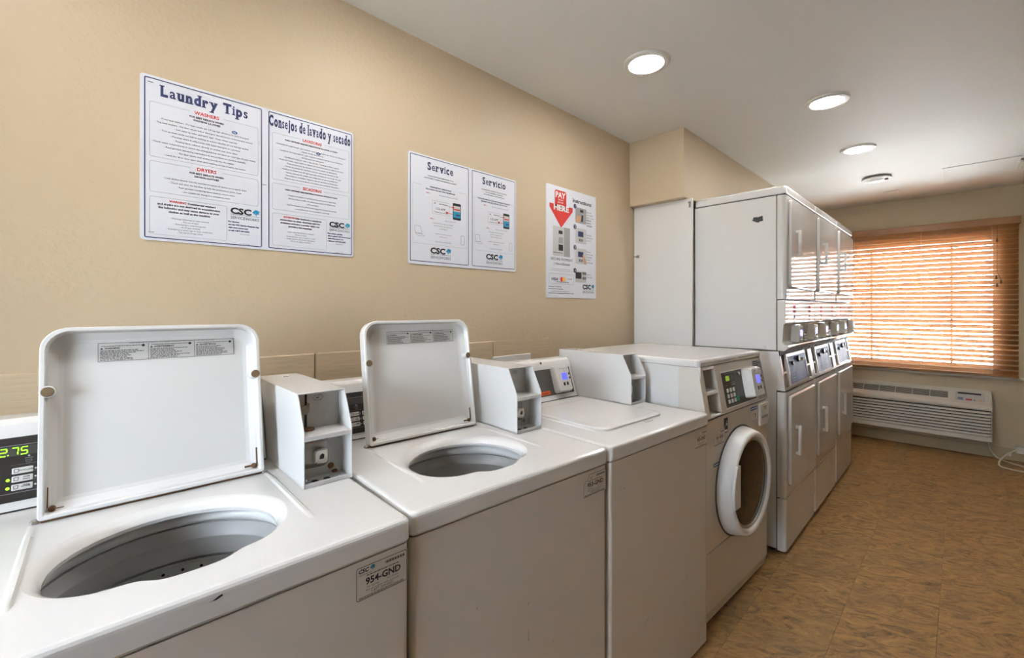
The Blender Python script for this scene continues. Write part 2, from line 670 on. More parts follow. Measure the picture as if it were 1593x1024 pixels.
# window
bm = B()
for (a, b, c, d) in ((WY0, WY0 + .045, WZ0, WZ1), (WY1 - .045, WY1, WZ0, WZ1), (WY0, WY1, WZ0, WZ0 + .045), (WY0, WY1, WZ1 - .045, WZ1)):
    box(bm, XW + .07, XW + .12, a, b, c, d, .004, 1)
win = struct('window_1', bm, 'winframe')
for yy in (0.073, 0.673):
    bm = B(); box(bm, XW + .075, XW + .115, yy - .010, yy + .010, WZ0 + .04, WZ1 - .04, .003, 1)
    obj('mullion', bm, 'winframe', win)
for a, b in ((WY0 + .04, .064), (.082, .664), (.682, WY1 - .04)):
    bm = B(); box(bm, XW + .092, XW + .097, a, b, WZ0 + .04, WZ1 - .04)
    obj('window_pane', bm, 'glass', win)
# sill board
bm = B(); box(bm, XW - .035, XW + .07, WY0 - .16, WY1 + .10, .712, .7335, .005, 2)
struct('trim_2', bm, 'sill', 40)
# baseboards
bm = B(); box(bm, XW - .008, XW, YR, YL, 0, .10, .003, 1)
struct('baseboard_front', bm, 'base', 40)
bm = B(); box(bm, XB, 2.6, YL - .008, YL, 0, .10, .003, 1)
struct('baseboard_left', bm, 'base', 40)
# outside ground
bm = B(); box(bm, -50, 60, -40, 40, -.6, -.3)
struct('ground', bm, 'ground')
# block wainscot on the left wall
xe, k = 1.781, 0
for row, (z0, z1) in enumerate(((0.998, 1.19), (0.80, 0.992))):
    x = xe - (0.2 if row else 0.0)
    xs = [xe] + ([x] if row else [])
    while xs[-1] > -1.0:
        xs.append(xs[-1] - 0.405)
    for a, b in zip(xs[1:], xs[:-1]):
        bm = B(); box(bm, a + .002, b - .002, YL - .013, YL + .01, z0, z1, .003, 1)
        obj('block', bm, 'block', wall_left)
# ceiling access panel and small plate
bm = B(); box(bm, 4.81, 5.30, -.30, .112, H - .004, H + .01, .0015, 1)
struct('trim_3', bm, 'ceiling')
bm = B(); box(bm, 5.385, 5.50, .405, .53, H - .005, H + .01, .0015, 1)
struct('trim_4', bm, 'ceiling')

# ================================================================== CEILING THINGS
lamp_labels = {
    (1.80, .985): 'round recessed ceiling downlight above the small instruction poster, largest of the visible row',
    (2.815, .50): 'round recessed ceiling downlight in front of the first stacked dryer, second of the row',
    (0.80, .985): 'round recessed ceiling downlight over the washer tagged 953-GND',
    (-.2, .985): 'round recessed ceiling downlight over the left end of the washer row',
    (3.80, .50): 'round recessed ceiling downlight closest to the grey smoke alarm disc'}
for (x, y) in ((1.80, .985), (2.815, .50), (3.80, .50), (0.80, .985), (-.2, .985)):
    t = thing('ceiling_light', lamp_labels.get((x, y), 'round recessed ceiling downlight above the washers, outside the picture'), 'light', (x, y, H), 0, 'recessed ceiling downlights')
    bm = B(); lathe(bm, [(.099, .0), (.099, -.006), (.096, -.010), (.090, -.0115), (.076, -.0115), (.072, -.006), (.072, .0)], 0, 0, 0, n=40)
    obj('trim_ring', bm, 'trim', t, smooth=40)
    bm = B(); lathe(bm, [(.072, -.006), (.069, -.010), (.06, -.0135), (.035, -.017), (0.0, -.018)], 0, 0, 0, n=40)
    obj('lens', bm, 'lens', t, smooth=60)
t = thing('smoke_detector', 'unlit white round disc with shadow gap on ceiling beyond the three lit lamps', 'smoke detector', (4.75, .50, H))
bm = B(); lathe(bm, [(0, 0), (.085, 0), (.085, -.012), (0, -.012)], 0, 0, 0, n=32)
obj('base', bm, 'grey_pic', t, smooth=40)
bm = B(); lathe(bm, [(.098, -.010), (.10, -.014), (.096, -.020), (.07, -.026), (.055, -.036), (.02, -.040), (0, -.040)], 0, 0, 0, n=32)
obj('cover', bm, 'trim', t, smooth=40)
bm = B(); box(bm, -.03, .0, -.075, -.05, -.036, -.022, .003, 1)
obj('test_button', bm, 'grey_pic', t)
t = thing('ceiling_vent', 'white ceiling air vent by the access panel edge near window wall', 'vent', (5.05, -.42, H))
bm = B()
for a, b, c, d in ((-.15, .15, -.12, -.10), (-.15, .15, .10, .12), (-.15, -.13, -.12, .12), (.13, .15, -.12, .12)):
    box(bm, a, b, c, d, -.012, 0, .002, 1)
obj('frame', bm, 'trim', t)
for k in range(6):
    bm = B(); box(bm, -.13 + k * .045, -.10 + k * .045, -.10, .10, -.010, -.004)
    obj('louver', bm, 'trim', t)

# ================================================================== WASHER BUILDING BLOCKS
ZD = 0.925
WW = 0.657
HOLE = [(0.136, 0.228), (0.137, 0.19), (0.148, 0.160), (0.165, 0.137), (0.19, 0.119), (0.215, 0.114), (0.24, 0.113), (0.256, 0.106), (0.268, 0.090),
        (0.290, 0.086), (0.325, 0.086), (0.352, 0.088), (0.366, 0.098), (0.384, 0.112), (0.412, 0.118), (0.436, 0.136), (0.455, 0.165), (0.465, 0.20), (0.467, 0.235)]
for i in range(1, 14):
    a = math.pi * i / 14
    HOLE.append((0.302 + 0.166 * math.cos(a), 0.228 + 0.152 * math.sin(a)))


def resample(pts, n):
    P = [Vector((p[0], p[1])) for p in pts]
    d = [0]
    for i in range(len(P)):
        d.append(d[-1] + (P[(i + 1) % len(P)] - P[i]).length)
    out = []
    k = 0
    for i in range(n):
        s = d[-1] * i / n
        while d[k + 1] < s:
            k += 1
        t = (s - d[k]) / max(1e-9, d[k + 1] - d[k])
        out.append(P[k].lerp(P[(k + 1) % len(P)], t))
    for _ in range(1):
        out = [(out[i - 1] + out[i] * 2 + out[(i + 1) % n]) / 4 for i in range(n)]
    return out


def expand(P, e):
    n = len(P)
    out = []
    for i in range(n):
        d = (P[(i + 1) % n] - P[i - 1]).normalized()
        f = min(1, max(0, (P[i].y - .10) / .16))
        out.append(P[i] + Vector((d.y, -d.x)) * e * (.28 + .72 * f))
    for _ in range(int(e / 0.012)):
        out = [(out[i - 1] + out[i] * 2 + out[(i + 1) % n]) / 4 for i in range(n)]
    return out


def fill_ring(bm, outer, inner, z):
    """flat face between an outer and an inner outline"""
    t = bmesh.new()
    es = []
    for L in (outer, inner):
        vs = [t.verts.new((p[0], p[1], z)) for p in L]
        es += [t.edges.new((vs[i], vs[(i + 1) % len(vs)])) for i in range(len(vs))]
    bmesh.ops.triangle_fill(t, use_beauty=True, edges=es, normal=(0, 0, 1))
    for f in t.faces:
        f.normal_update()
        if f.normal.z < 0:
            f.normal_flip()
    join(bm, t)


def coin_box(parent, x0, x1, y0, y1, z0, dirty):
    """open-fronted sheet metal coin box; local machine coordinates"""
    hh = .212
    t = .003
    side = [(y0, z0), (y0, z0 + .128), (y0 + .045, z0 + hh), (y1, z0 + hh), (y1, z0)]
    bm = B()
    prism(bm, side, x0, x0 + t, bev=.0008, seg=1)
    prism(bm, side, x1 - t, x1, bev=.0008, seg=1)
    box(bm, x0, x1, y0 + .044, y1, z0 + hh - .002, z0 + hh + .0015, .001, 1)
    box(bm, x0, x1, y1 - .003, y1, z0, z0 + hh)
    box(bm, x0, x1, y0 + .001, y1, z0, z0 + .004)
    box(bm, x0 + t, x1 - t, y0 + .001, y0 + .003, z0, z0 + .011)
    cb = obj('coin_box', bm, 'white', parent)
    bm = B()
    box(bm, x0 + .001, x1 - .001, y0 + .0005, y0 + .08, z0 + .116, z0 + .119, .001, 1)
    box(bm, x0 + .001, x1 - .001, y0 + .0005, y0 + .003, z0 + .108, z0 + .119, .0008, 1)
    obj('shelf', bm, 'white', cb)
    bm = B()
    box(bm, x0 + t, x1 - t, y0 + .078, y0 + .080, z0 + .119, z0 + hh - .002)
    box(bm, x0 + t, x1 - t, y0 + .058, y0 + .060, z0 + .004, z0 + .116)
    obj('back_plate', bm, 'galv', cb)
    w = x1 - x0
    # coin slide
    bm = B()
    cx = x0 + .030
    box(bm, cx - .0025, cx + .0025, y0 + .0765, y0 + .079, z0 + .17, z0 + hh - .003)
    box(bm, cx - .0035, cx + .0025, y0 + .0765, y0 + .079, z0 + .122, z0 + .158)
    obj('coin_slot', bm, 'black', cb)
    bm = B()
    disc(bm, .0115, .003, cx - .003, y0 + .074, z0 + .166, 'y', 20, .0008)
    box(bm, cx + .001, cx + .008, y0 + .073, y0 + .077, z0 + .170, z0 + .182, .001, 1)
    obj('coin_disc', bm, 'steel', cb, smooth=40)
    bm = B(); disc(bm, .015, .005, cx, y0 + .062, z0 + .119, 'z', 20, .001)
    obj('coin_stop', bm, 'rust' if dirty else 'steel', cb, smooth=40)
    F = frame((x0, y0 + .0775, z0), (1, 0, 0), (0, 0, 1))
    bm = B()
    outline(bm, [(.046, .193), (.052, .199), (.066, .199), (.072, .193), (.066, .187), (.052, .187)], .0009, F, .0006)
    greek(bm, .054, .065, .1915, .003, F, .0006)
    obj('plate_emblem', bm, 'grey_ink', cb)
    # lock with rounded square recess
    lx, lz = x0 + .047, z0 + .062
    F = frame((lx, y0 + .058, lz), (1, 0, 0), (0, 0, 1))
    bm = B()
    rr = rrect(-.034, .032, -.036, .036, .016, 5)
    r2 = rrect(-.027, .025, -.029, .029, .013, 5)
    r3 = rrect(-.019, .018, -.020, .020, .009, 5)
    loops(bm, [[F @ Vector((p[0], p[1], .0005)) for p in rr], [F @ Vector((p[0], p[1], .004)) for p in r2], [F @ Vector((p[0], p[1], .004)) for p in r3]], closed_first=False)
    obj('lock_plate', bm, 'steel', cb, smooth=50)
    bm = B()
    ra = rrect(-.010, .023, -.024, .012, .009, 5)
    rb = rrect(-.007, .020, -.021, .009, .008, 5)
    loops(bm, [[F @ Vector((p[0], p[1], .003)) for p in ra], [F @ Vector((p[0], p[1], .018)) for p in ra], [F @ Vector((p[0], p[1], .0205)) for p in rb]])
    obj('cash_lock', bm, 'chrome', cb, smooth=40)
    bm = B()
    poly(bm, [(.002, -.012), (.012, -.012), (.0135, -.003), (.009, .001), (.003, -.003)], F, .0209)
    obj('keyhole', bm, 'black', cb)
    bm = B()
    for px, pz in ((.083, .104), (.083, .022)):
        disc(bm, .007, .003, x0 + px, y0 + .055, z0 + pz, 'y', 14, .001)
    obj('screw', bm, 'steel', cb, smooth=40)
    if dirty:
        bm = B()
        disc(bm, .0075, .0035, x0 + .083, y0 + .0546, z0 + .022, 'y', 14, .001)
        box(bm, x0 + .084, x0 + .098, y0 + .048, y0 + .0575, z0 + .004, z0 + .012, .003, 1)
        obj('rust_patch', bm, 'rust', cb, smooth=40)
    bm = B()
    for px in (.034, .062):
        disc(bm, .008, .0008, x0 + px, y0 + .026, z0 + .0042, 'z', 16)
    obj('floor_hole', bm, 'dark', cb)
    bm = B()
    disc(bm, .0022, .0015, x0 + .006, y0 - .0008, z0 + .02, 'y', 8)
    for yy in (.06, .09):
        disc(bm, .004, .002, x0 + .05 + yy * .2, y1 - .06, z0 + hh + .0012, 'z', 10)
    obj('rivet', bm, 'steel', cb)
    return cb


def warning_label(parent, F, w, h):
    bm = B(); rect(bm, 0, w, 0, h, F, .0003)
    s = obj('warning_label', bm, 'sticker', parent)
    bm = B()
    outline(bm, [(.001, .001), (w - .001, .001), (w - .001, h - .001), (.001, h - .001)], .0008, F, .0006)
    c1, c2 = w * .335, w * .675
    rnd = random.Random(3)
    for x in (c1, c2):
        rect(bm, x - .0004, x + .0004, .001, h - .004, F, .0006)
    for a, b, s1 in ((.004, c1, 'WARNING'), (c1 + .003, c2, 'AVERTISSEMENT'), (c2 + .003, w, 'ADVERTENCIA')):
        text(bm, s1, a + .007, h * .66, h * .085, F, .0006, align='l', bold=.035, maxw=(b - a) * .6)
        poly(bm, [(a, h * .65), (a + .005, h * .65), (a + .0025, h * .75)], F, .0006)
        greek(bm, a + .002, b - .012, h * .80, h * .03, F, .0006, rnd)
        disc(bm, h * .07, .0002, 0, 0, 0, 'z', 10, mtx=F @ Matrix.Translation((b - .009, h * .80, .0005)))
        for k in range(8):
            greek(bm, a, b - .004, h * (.565 - .07 * k), h * .034, F, .0006, rnd, rnd.uniform(.55, 1))
    text(bm, 'Energy Saving Cycles or conditions are recommended for all daily loads and use warm water wash setting when possible', w * .52, h * .925, h * .055, F, .0006, maxw=w * .78)
    obj('label_print', bm, 'ink', s)


def asset_tag(parent, F, w, h, number, torn=False):
    """white equipment sticker, F origin at its lower left"""
    if torn:
        pts = [(0, 0), (w, 0), (w, h), (w * .25, h), (w * .19, h * .80), (w * .08, h * .72), (0, h * .45)]
    else:
        pts = rrect(0, w, 0, h, .004, 3)
    bm = B(); poly(bm, pts, F, .0003)
    s = obj('asset_tag', bm, 'tag', parent)
    bm = B()
    c = Vector((w / 2, h / 2))
    outline(bm, [((p[0] - c.x) * .965 + c.x, (p[1] - c.y) * .94 + c.y) for p in pts], .0011, F, .0006)
    for q in range(22):
        bw = .0006 + .0007 * ((q * 7) % 3)
        bx = w * .55 + q * w * .018
        rect(bm, bx, bx + bw, h * .80, h * .88, F, .0006)
    text(bm, number, w * .52, h * .42, h * .19, F, .0006, width=w * .68, bold=.03)
    rnd = random.Random(5)
    greek(bm, w * .2, w * .82, h * .67, h * .025, F, .0006, rnd)
    text(bm, 'For Service', w * .32, h * .315, h * .06, F, .0006)
    text(bm, 'Para Servicio', w * .70, h * .325, h * .05, F, .0006)
    text(bm, 'Visit our website: www.cscsw.com', w * .50, h * .23, h * .055, F, .0006, width=w * .64)
    text(bm, '1-877-264-6622', w * .50, h * .135, h * .075, F, .0006, width=w * .42)
    greek(bm, w * .06, w * .92, h * .085, h * .02, F, .0006, rnd)
    greek(bm, w * .06, w * .92, h * .05, h * .02, F, .0006, rnd)
    if not torn:
        text(bm, 'CSC', w * .15, h * .80, h * .11, F, .0006, width=w * .19, bold=.04, shear=.2)
        text(bm, 'SERVICEWORKS', w * .18, h * .72, h * .04, F, .0006, width=w * .24)
        obj('label_print', bm, 'ink', s)
        bm = B(); bird(bm, w * .26, h * .78, h * .16, F, .0006)
        obj('logo_mark', bm, 'cyan', s)
    else:
        text(bm, 'C*', w * .36, h * .76, h * .09, F, .0006, width=w * .12, bold=.03, shear=.2)
        obj('label_print', bm, 'ink', s)


def card_reader(parent, F, w, h, d, screen=(.38, .62, .45, .72), rows=True):
    """rounded white card reader on plane F (origin lower left, normal out)"""
    bm = B()
    r0 = rrect(0, w, 0, h, .012, 5)
    r1 = rrect(.003, w - .003, .003, h - .003, .011, 5)
    r2 = rrect(.007, w - .005, .006, h - .006, .009, 5)
    loops(bm, [[F @ Vector((p[0], p[1], 0)) for p in r0], [F @ Vector((p[0], p[1], d * .45)) for p in r0],
               [F @ Vector((p[0], p[1], d * .8)) for p in r1], [F @ Vector((p[0], p[1], d)) for p in r2]], closed_first=False)
    cr = obj('card_reader', bm, 'plastic', parent, smooth=35)
    a, b, c, e = screen
    bm = B(); rect(bm, w * a, w * (b + .12), h * c, h * e, F, d + .0005)
    obj('screen', bm, 'lcd', cr)
    bm = B()
    for k in range(2):
        box(bm, w * (.86), w * (.93), h * (.46 + .16 * k), h * (.55 + .16 * k), d - .001, d + .0015, .001, 1, mtx=F)
        box(bm, w * (.40 + .22 * k), w * (.52 + .22 * k), h * .24, h * .36, d - .001, d + .0012, .001, 1, mtx=F)
    obj('button', bm, 'black', cr)
    bm = B()
    box(bm, w * .12, w * .48, h * .895, h * .93, d * .55, d * .99, .001, 1, mtx=F)
    obj('card_slot', bm, 'black', cr)
    bm = B()
    outline(bm, [(w * .62, h * .80), (w * .58, h * .84), (w * .60, h * .86)], .0012, F, d + .0006, closed=False)
    rect(bm, w * .60, w * .66, h * .76, h * .79, F, d + .0006)
    greek(bm, w * .3, w * .95, h * .875, h * .012, F, d + .0006)
    obj('printed_mark', bm, 'grey_ink', cr)
    return cr


SLOPE = math.atan2(.05, .155)


def top_loader(name, label, loc, rz, number, lid_open, lid_ang=8, torn=False, style='keys', reader=False):
    W, D = WW, 0.70
    t = thing(name, label, 'washing machine', loc, rz, 'top loading washers')
    # cabinet
    bm = B()
    for a, b, c, d in ((.004, .008, .018, D - .02), (W - .008, W - .004, .018, D - .02), (.004, W - .004, D - .024, D - .02), (.006, W - .006, .024, .030)):
        box(bm, a, b, c, d, .025, ZD - .044, .001, 1)
    box(bm, .006, W - .006, .02, D - .022, .025, .030)
    obj('cabinet', bm, 'white', t, smooth=40)
    bm = B()
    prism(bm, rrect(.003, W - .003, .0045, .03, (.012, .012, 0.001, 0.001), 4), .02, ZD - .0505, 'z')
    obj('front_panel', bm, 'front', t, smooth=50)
    bm = B(); box(bm, .006, W - .006, .012, .03, ZD - .052, ZD - .043)
    obj('gap', bm, 'dark', t)
    for px in (.06, W - .06):
        for py in (.06, D - .1):
            bm = B(); lathe(bm, [(.0, 0), (.02, 0), (.022, .008), (.010, .012), (.010, .028), (0, .028)], px, py, 0, n=14)
            obj('foot', bm, 'black', t, smooth=40)
    # deck
    n = 132
    hole = resample(HOLE, n)
    ex = [(.020, ZD - .0015), (.012, ZD - .004), (.005, ZD - .009), (.0, ZD - .017), (.001, ZD - .024)]

    def oring(ins, z, r):
        return [Vector((p[0], p[1], z)) for p in rrect(ins, W - ins, ins, D - ins * .3, r, 5)]
    bm = B()
    outer_in = [(p[0], p[1]) for p in rrect(.011, W - .011, .011, D - .006, .008, 5)]
    inner = expand(hole, .028)
    if lid_open:
        fill_ring(bm, outer_in, [(p.x, p.y) for p in inner], ZD)
        loops(bm, [[Vector((p.x, p.y, ZD)) for p in inner]] + [[Vector((p.x, p.y, z)) for p in expand(hole, e)] for e, z in ex], False, False)
    else:
        poly(bm, outer_in, Matrix.Identity(4), ZD)
    for f in bm.faces:
        pass
    loops(bm, [[Vector((p[0], p[1], ZD)) for p in outer_in], oring(.0065, ZD - .0008, .010), oring(.0026, ZD - .0035, .012), oring(.0005, ZD - .0075, .014), oring(0, ZD - .012, .014), oring(0, ZD - .042, .014), oring(.003, ZD - .047, .013)], False, False)
    # side ridges of the lid well
    for rx, s in ((.108, 1), (.512, -1)):
        t2 = bmesh.new()
        prof = [(-.008, 0), (-.003, .0035), (.003, .0035), (.008, 0)]
        rings = []
        for yy, k in ((.13, .05), (.15, .8), (.20, 1), (.40, 1), (.465, .3)):
            rings.append([Vector((rx + px * s, yy, ZD - .0005 + pz * k)) for px, pz in prof])
        loops(t2, rings)
        join(bm, t2)
    deck = obj('top_deck', bm, 'white', t, smooth=32)
    if lid_open:
        cx, cy = .302, .232
        bm = B()
        lathe(bm, [(.215, ZD - .030), (.196, ZD - .034), (.186, ZD - .040), (.183, ZD - .047), (.185, ZD - .055), (.192, ZD - .061)], cx, cy, 0, n=56)
        obj('tub_ring', bm, 'tub', t, smooth=60)
        bm = B()
        lathe(bm, [(.198, ZD - .061), (.190, ZD - .064), (.189, ZD - .086), (.185, ZD - .090), (.185, ZD - .094), (.189, ZD - .099), (.188, ZD - .132), (.198, ZD - .134)], cx, cy, 0, n=56)
        bk = obj('balance_ring', bm, 'tub_dark', t, smooth=60)
        bm = B()
        lathe(bm, [(.200, ZD - .134), (.200, ZD - .139), (.191, ZD - .1395), (.192, ZD - .146), (.195, ZD - .148), (.197, ZD - .21), (.198, ZD - .50), (.17, ZD - .54), (0, ZD - .55)], cx, cy, 0, n=56)
        bk = obj('basket', bm, 'galv', t, smooth=40)
        bm = B()
        for k in range(36):
            a = 2 * math.pi * k / 36
            for zz in (.158, .20, .25):
                F = Matrix.Translation((cx, cy, ZD - zz)) @ Matrix.Rotation(a, 4, 'Z') @ Matrix.Translation((.1945 if zz < .18 else .196, 0, 0)) @ Matrix.Rotation(R(-90), 4, 'Y')
                disc(bm, .0032, .0006, 0, 0, 0, 'z', 8, mtx=F)
        obj('drain_hole', bm, 'dark', bk, kind='stuff')
        bm = B()
        lathe(bm, [(.0, ZD - .25), (.03, ZD - .255), (.038, ZD - .28), (.045, ZD - .42), (.09, ZD - .50), (.12, ZD - .54)], cx, cy, 0, n=28)
        for k in range(4):
            a = k * math.pi / 2 + .4
            box(bm, .03, .10, -.005, .005, ZD - .54, ZD - .42, .003, 1, mtx=Matrix.Translation((cx, cy, 0)) @ Matrix.Rotation(a, 4, 'Z'))
        obj('agitator', bm, 'tub', t, smooth=40)
        bm = B()
        box(bm, .128, .146, .196, .206, ZD - .050, ZD - .030, .003, 1)
        obj('ring_clip', bm, 'tub', t)
    # lid
    lx0, lx1, ly = .114, .506, .376
    lw = lx1 - lx0
    if lid_open:
        a = R(lid_ang)
        F = frame((lx0, .472, ZD + .004), (1, 0, 0), (0, math.sin(a), math.cos(a)))
    else:
        F = frame((lx0, .483, ZD + .0095), (-1, 0, 0), (0, -1, 0)) @ Matrix.Translation((-lw, 0, 0))
    bm = B()

    def lring(ins, r, h, pinch=0.0):
        pts = rrect(ins, lw - ins, ins, ly - ins, (max(.003, .008 - ins), max(.003, .008 - ins), r, r), 7)
        out = []
        for p in pts:
            out.append(F @ Vector((p[0], p[1], h)))
        return out
    if lid_open:
        loops(bm, [lring(.0, .045, -.017), lring(.0, .045, .012), lring(.002, .043, .0145), lring(.0075, .040, .0145), lring(.0095, .038, .012),
                   lring(.012, .036, -.002), lring(.026, .028, -.0105), lring(.034, .022, -.0125)], True, True)
        lid = obj('lid', bm, 'white', t, smooth=35)
        for px in (.008, lw - .008):
            bm = B()
            lathe(bm, [(.013, -.010), (.0125, .012), (.0115, .0140), (.0095, .0146)], 0, 0, 0, n=18, mtx=F @ Matrix.Translation((px + (.004 if px < .1 else -.004), ly * .655, 0)))
            obj('bumper_boss', bm, 'white', lid, smooth=40)
            bm = B()
            disc(bm, .0098, .004, 0, 0, .0125, 'z', 18, .001, mtx=F @ Matrix.Translation((px + (.004 if px < .1 else -.004), ly * .655, 0)))
            obj('bumper', bm, 'rubber', lid, smooth=40)
            bm = B()
            s = 1 if px < .1 else -1
            lathe(bm, [(0.0, .0), (.0055, .0), (.006, .006), (.0035, .008), (0, .008)], 0, 0, 0, n=12, mtx=F @ Matrix.Translation((px + s * .012, .018, -.004)))
            box(bm, px + s * .0045, px + s * .0065, .02, .06, -.001, .001, .0006, 1, mtx=F)
            hs = obj('hinge_screw', bm, 'rust', lid, smooth=40)
            bm = B(); box(bm, px + s * .008, px + s * .03, .010, .018, -.009, -.004, .002, 1, mtx=F)
            obj('rust_stain', bm, 'rust', lid)
        bm = B(); box(bm, .004, lw - .004, -.006, .0, -.014, .006, .002, 1, mtx=F)
        obj('hinge_seal', bm, 'rust', lid)
        warning_label(lid, F @ Matrix.Translation((.085, ly * .80, -.0122)), .255 * lw / .392, .042)
        for px in (-.010, lw - .004):
            bm = B(); box(bm, px, px + .013, -.012, .004, -.010, .006, .003, 1, mtx=F)
            obj('hinge', bm, 'steel', lid, smooth=40)
    else:
        loops(bm, [lring(.0, .045, -.009), lring(.0, .045, -.003), lring(.004, .043, -.0008), lring(.016, .035, .0), lring(.03, .03, 0)], False, True)
        lid = obj('lid', bm, 'white', t, smooth=35)
        bm = B(); prism(bm, [(.335, .085), (.385, .085), (.372, .106), (.348, .106)], ZD - .001, ZD + .0025, 'z', .001, 1)
        obj('finger_notch', bm, 'front', t)
    # console: sloped face
    x1 = .541
    yb = .575
    prof = [(yb, ZD), (yb + .008, ZD + .012), (yb + .052, ZD + .152), (yb + .060, ZD + .170), (yb + .074, ZD + .179), (D + .005, ZD + .179), (D + .005, ZD)]
    bm = B(); prism(bm, prof, .0, x1, bev=.0025, seg=2)
    con = obj('console', bm, 'white', t, smooth=40)
    bm = B(); box(bm, .002, x1 - .002, yb - .001, yb + .01, ZD - .0002, ZD + .0025)
    obj('console_seam', bm, 'dark', con)
    F = frame((0, yb + .008, ZD + .012), (1, 0, 0), (0, .044, .14))
    F = F @ Matrix.Translation((0, 0, .0006))
    hh = .143
    if style == 'keys':
        bm = B(); box(bm, .012, x1 - .012, .006, hh - .006, -.002, .001, .001, 1, mtx=F)
        ov = obj('overlay', bm, 'panel', con)
        h = .0014
        bm = B()
        rect(bm, .012, x1 - .012, .0225, .0238, F, h)
        rect(bm, .012, x1 - .012, hh - .0238, hh - .0225, F, h)
        # key captions and dividers
        for kx in (.0365, .077, .1175, .215, .325):
            for ky in range(3):
                rect(bm, .03 + kx, .10 + kx, .031 + .0165 * ky + .0148, .031 + .0165 * ky + .0153, F, h)
            rect(bm, .05 + kx, .062 + kx, .098 - .008, .098 - .0065, F, h)
            outline(bm, [(.052 + kx, .0835), (.060 + kx, .0835), (.0605 + kx, .087), (.0515 + kx, .087)], .0008, F, h)
            text(bm, 'RINSE', .056 + kx, .079, .0022, F, h)
        obj('printed_lines', bm, 'line_ink', ov)
        for kx in (.0365, .077, .1175, .215, .325):
            for ky, cap in enumerate(('WARM', 'PERM PRESS', 'WOOLENS')):
                bm = B()
                box(bm, .032 + kx + .0, .063 + kx, .0275 + .0165 * ky, .0405 + .0165 * ky, -.001, .0022, .002, 2, mtx=F)
                key = obj('key', bm, 'plastic', ov, smooth=40)
                bm = B()
                if ky == 1:
                    text(bm, 'PERM', .0535 + kx, .0350, .0028, F, .0026, bold=.02)
                    text(bm, 'PRESS', .0535 + kx, .0305 + .0165 - .0165, .0028, F, .0026, bold=.02) if False else None
                    text(bm, 'PRESS', .0535 + kx, .0305 + .0165, .0028, F, .0026, bold=.02)
                    text(bm, 'PERM', .0535 + kx, .0350 + .0165, .0028, F, .0026, bold=.02)
                else:
                    text(bm, cap, .0525 + kx, .0325 + .0165 * ky, .003, F, .0026, bold=.02)
                outline(bm, [(.036 + kx, .031 + .0165 * ky), (.0415 + kx, .031 + .0165 * ky), (.042 + kx, .037 + .0165 * ky), (.0355 + kx, .037 + .0165 * ky)], .0009, F, .0026)
                obj('key_print', bm, 'ink', key)
        # indicator lamps
        bm = B()
        for ky in range(2):
            disc(bm, .0028, .001, 0, 0, 0, 'z', 12, mtx=F @ Matrix.Translation((.0638, .0340 + .0165 * ky, .001)))
        obj('indicator_lit', bm, 'led', ov)
        bm = B()
        for kx in (.077, .1175, .21):
            for ky in range(3):
                disc(bm, .0018, .001, 0, 0, 0, 'z', 10, mtx=F @ Matrix.Translation((.0258 + kx, .0340 + .0165 * ky, .001)))
        for kx in (.0365, .077, .1175):
            disc(bm, .0018, .001, 0, 0, 0, 'z', 10, mtx=F @ Matrix.Translation((.056 + kx, .095, .001)))
        obj('indicator', bm, 'light_pic', ov)
        bm = B(); box(bm, .02, .235, .098, .117, 0, .0013, mtx=F)
        disp = obj('display', bm, 'tub_dark' if False else 'panel_grey', ov)
        if number == '954-GND':
            bm = B()
            seg = {'2': 'abged', '7': 'abc', '5': 'afgcd', '.': ''}
            px = .0505
            for ch in '2.75':
                w, hh2, th = .0085, .0145, .0018
                S = {'a': ((0, hh2), (w, hh2)), 'b': ((w, hh2), (w, hh2 / 2)), 'c': ((w, hh2 / 2), (w, 0)), 'd': ((0, 0), (w, 0)), 'e': ((0, 0), (0, hh2 / 2)), 'f': ((0, hh2 / 2), (0, hh2)), 'g': ((0, hh2 / 2), (w, hh2 / 2))}
                if ch == '.':
                    rect(bm, px - .0055, px - .0035, .1, .102, F, .0018)
                    continue
                for q in seg[ch]:
                    (ax, ay), (bx, by) = S[q]
                    if ax == bx:
                        rect(bm, px + ax - th / 2 + ay * .1, px + ax + th / 2 + ay * .1, .100 + min(ay, by) + th * .4, .100 + max(ay, by) - th * .4, F, .0018)
                    else:
                        rect(bm, px + ax + ay * .1, px + bx + by * .1, .100 + ay - th / 2, .100 + ay + th / 2, F, .0018)
                px += .0135 if ch != '2' else .0165
            obj('digit', bm, 'led', disp)
    else:
        bm = B(); box(bm, .014, x1 - .016, .010, hh - .012, -.002, .001, .001, 1, mtx=F)
        ov = obj('overlay', bm, 'panel_grey', con)
        bm = B(); rect(bm, x1 - .25, x1 - .178, .016, .033, F, .0014)
        lb = obj('brand_label', bm, 'orange', ov)
        bm = B(); text(bm, 'Huebsch', x1 - .214, .020, .008, F, .0018, bold=.03, shear=.15)
        obj('brand_print', bm, 'rust', lb)
        card_reader(ov, F @ Matrix.Translation((x1 - .150, .014, .001)), .098, .122, .030)
    bm = B(); disc(bm, .006, .003, 0, 0, 0, 'z', 14, .001, mtx=frame((x1 - .20, yb + .056, ZD + .166), (1, 0, 0), (0, .35, .93)))
    obj('console_plug', bm, 'black', con)
    cb = coin_box(t, x1 + .002, W, .283, .700, ZD + .0005, number == '954-GND')
    # equipment sticker
    F = frame((W - .113, .0043, .801), (1, 0, 0), (0, 0, 1))
    asset_tag(t, F, .106, .064, number, torn)
    return t


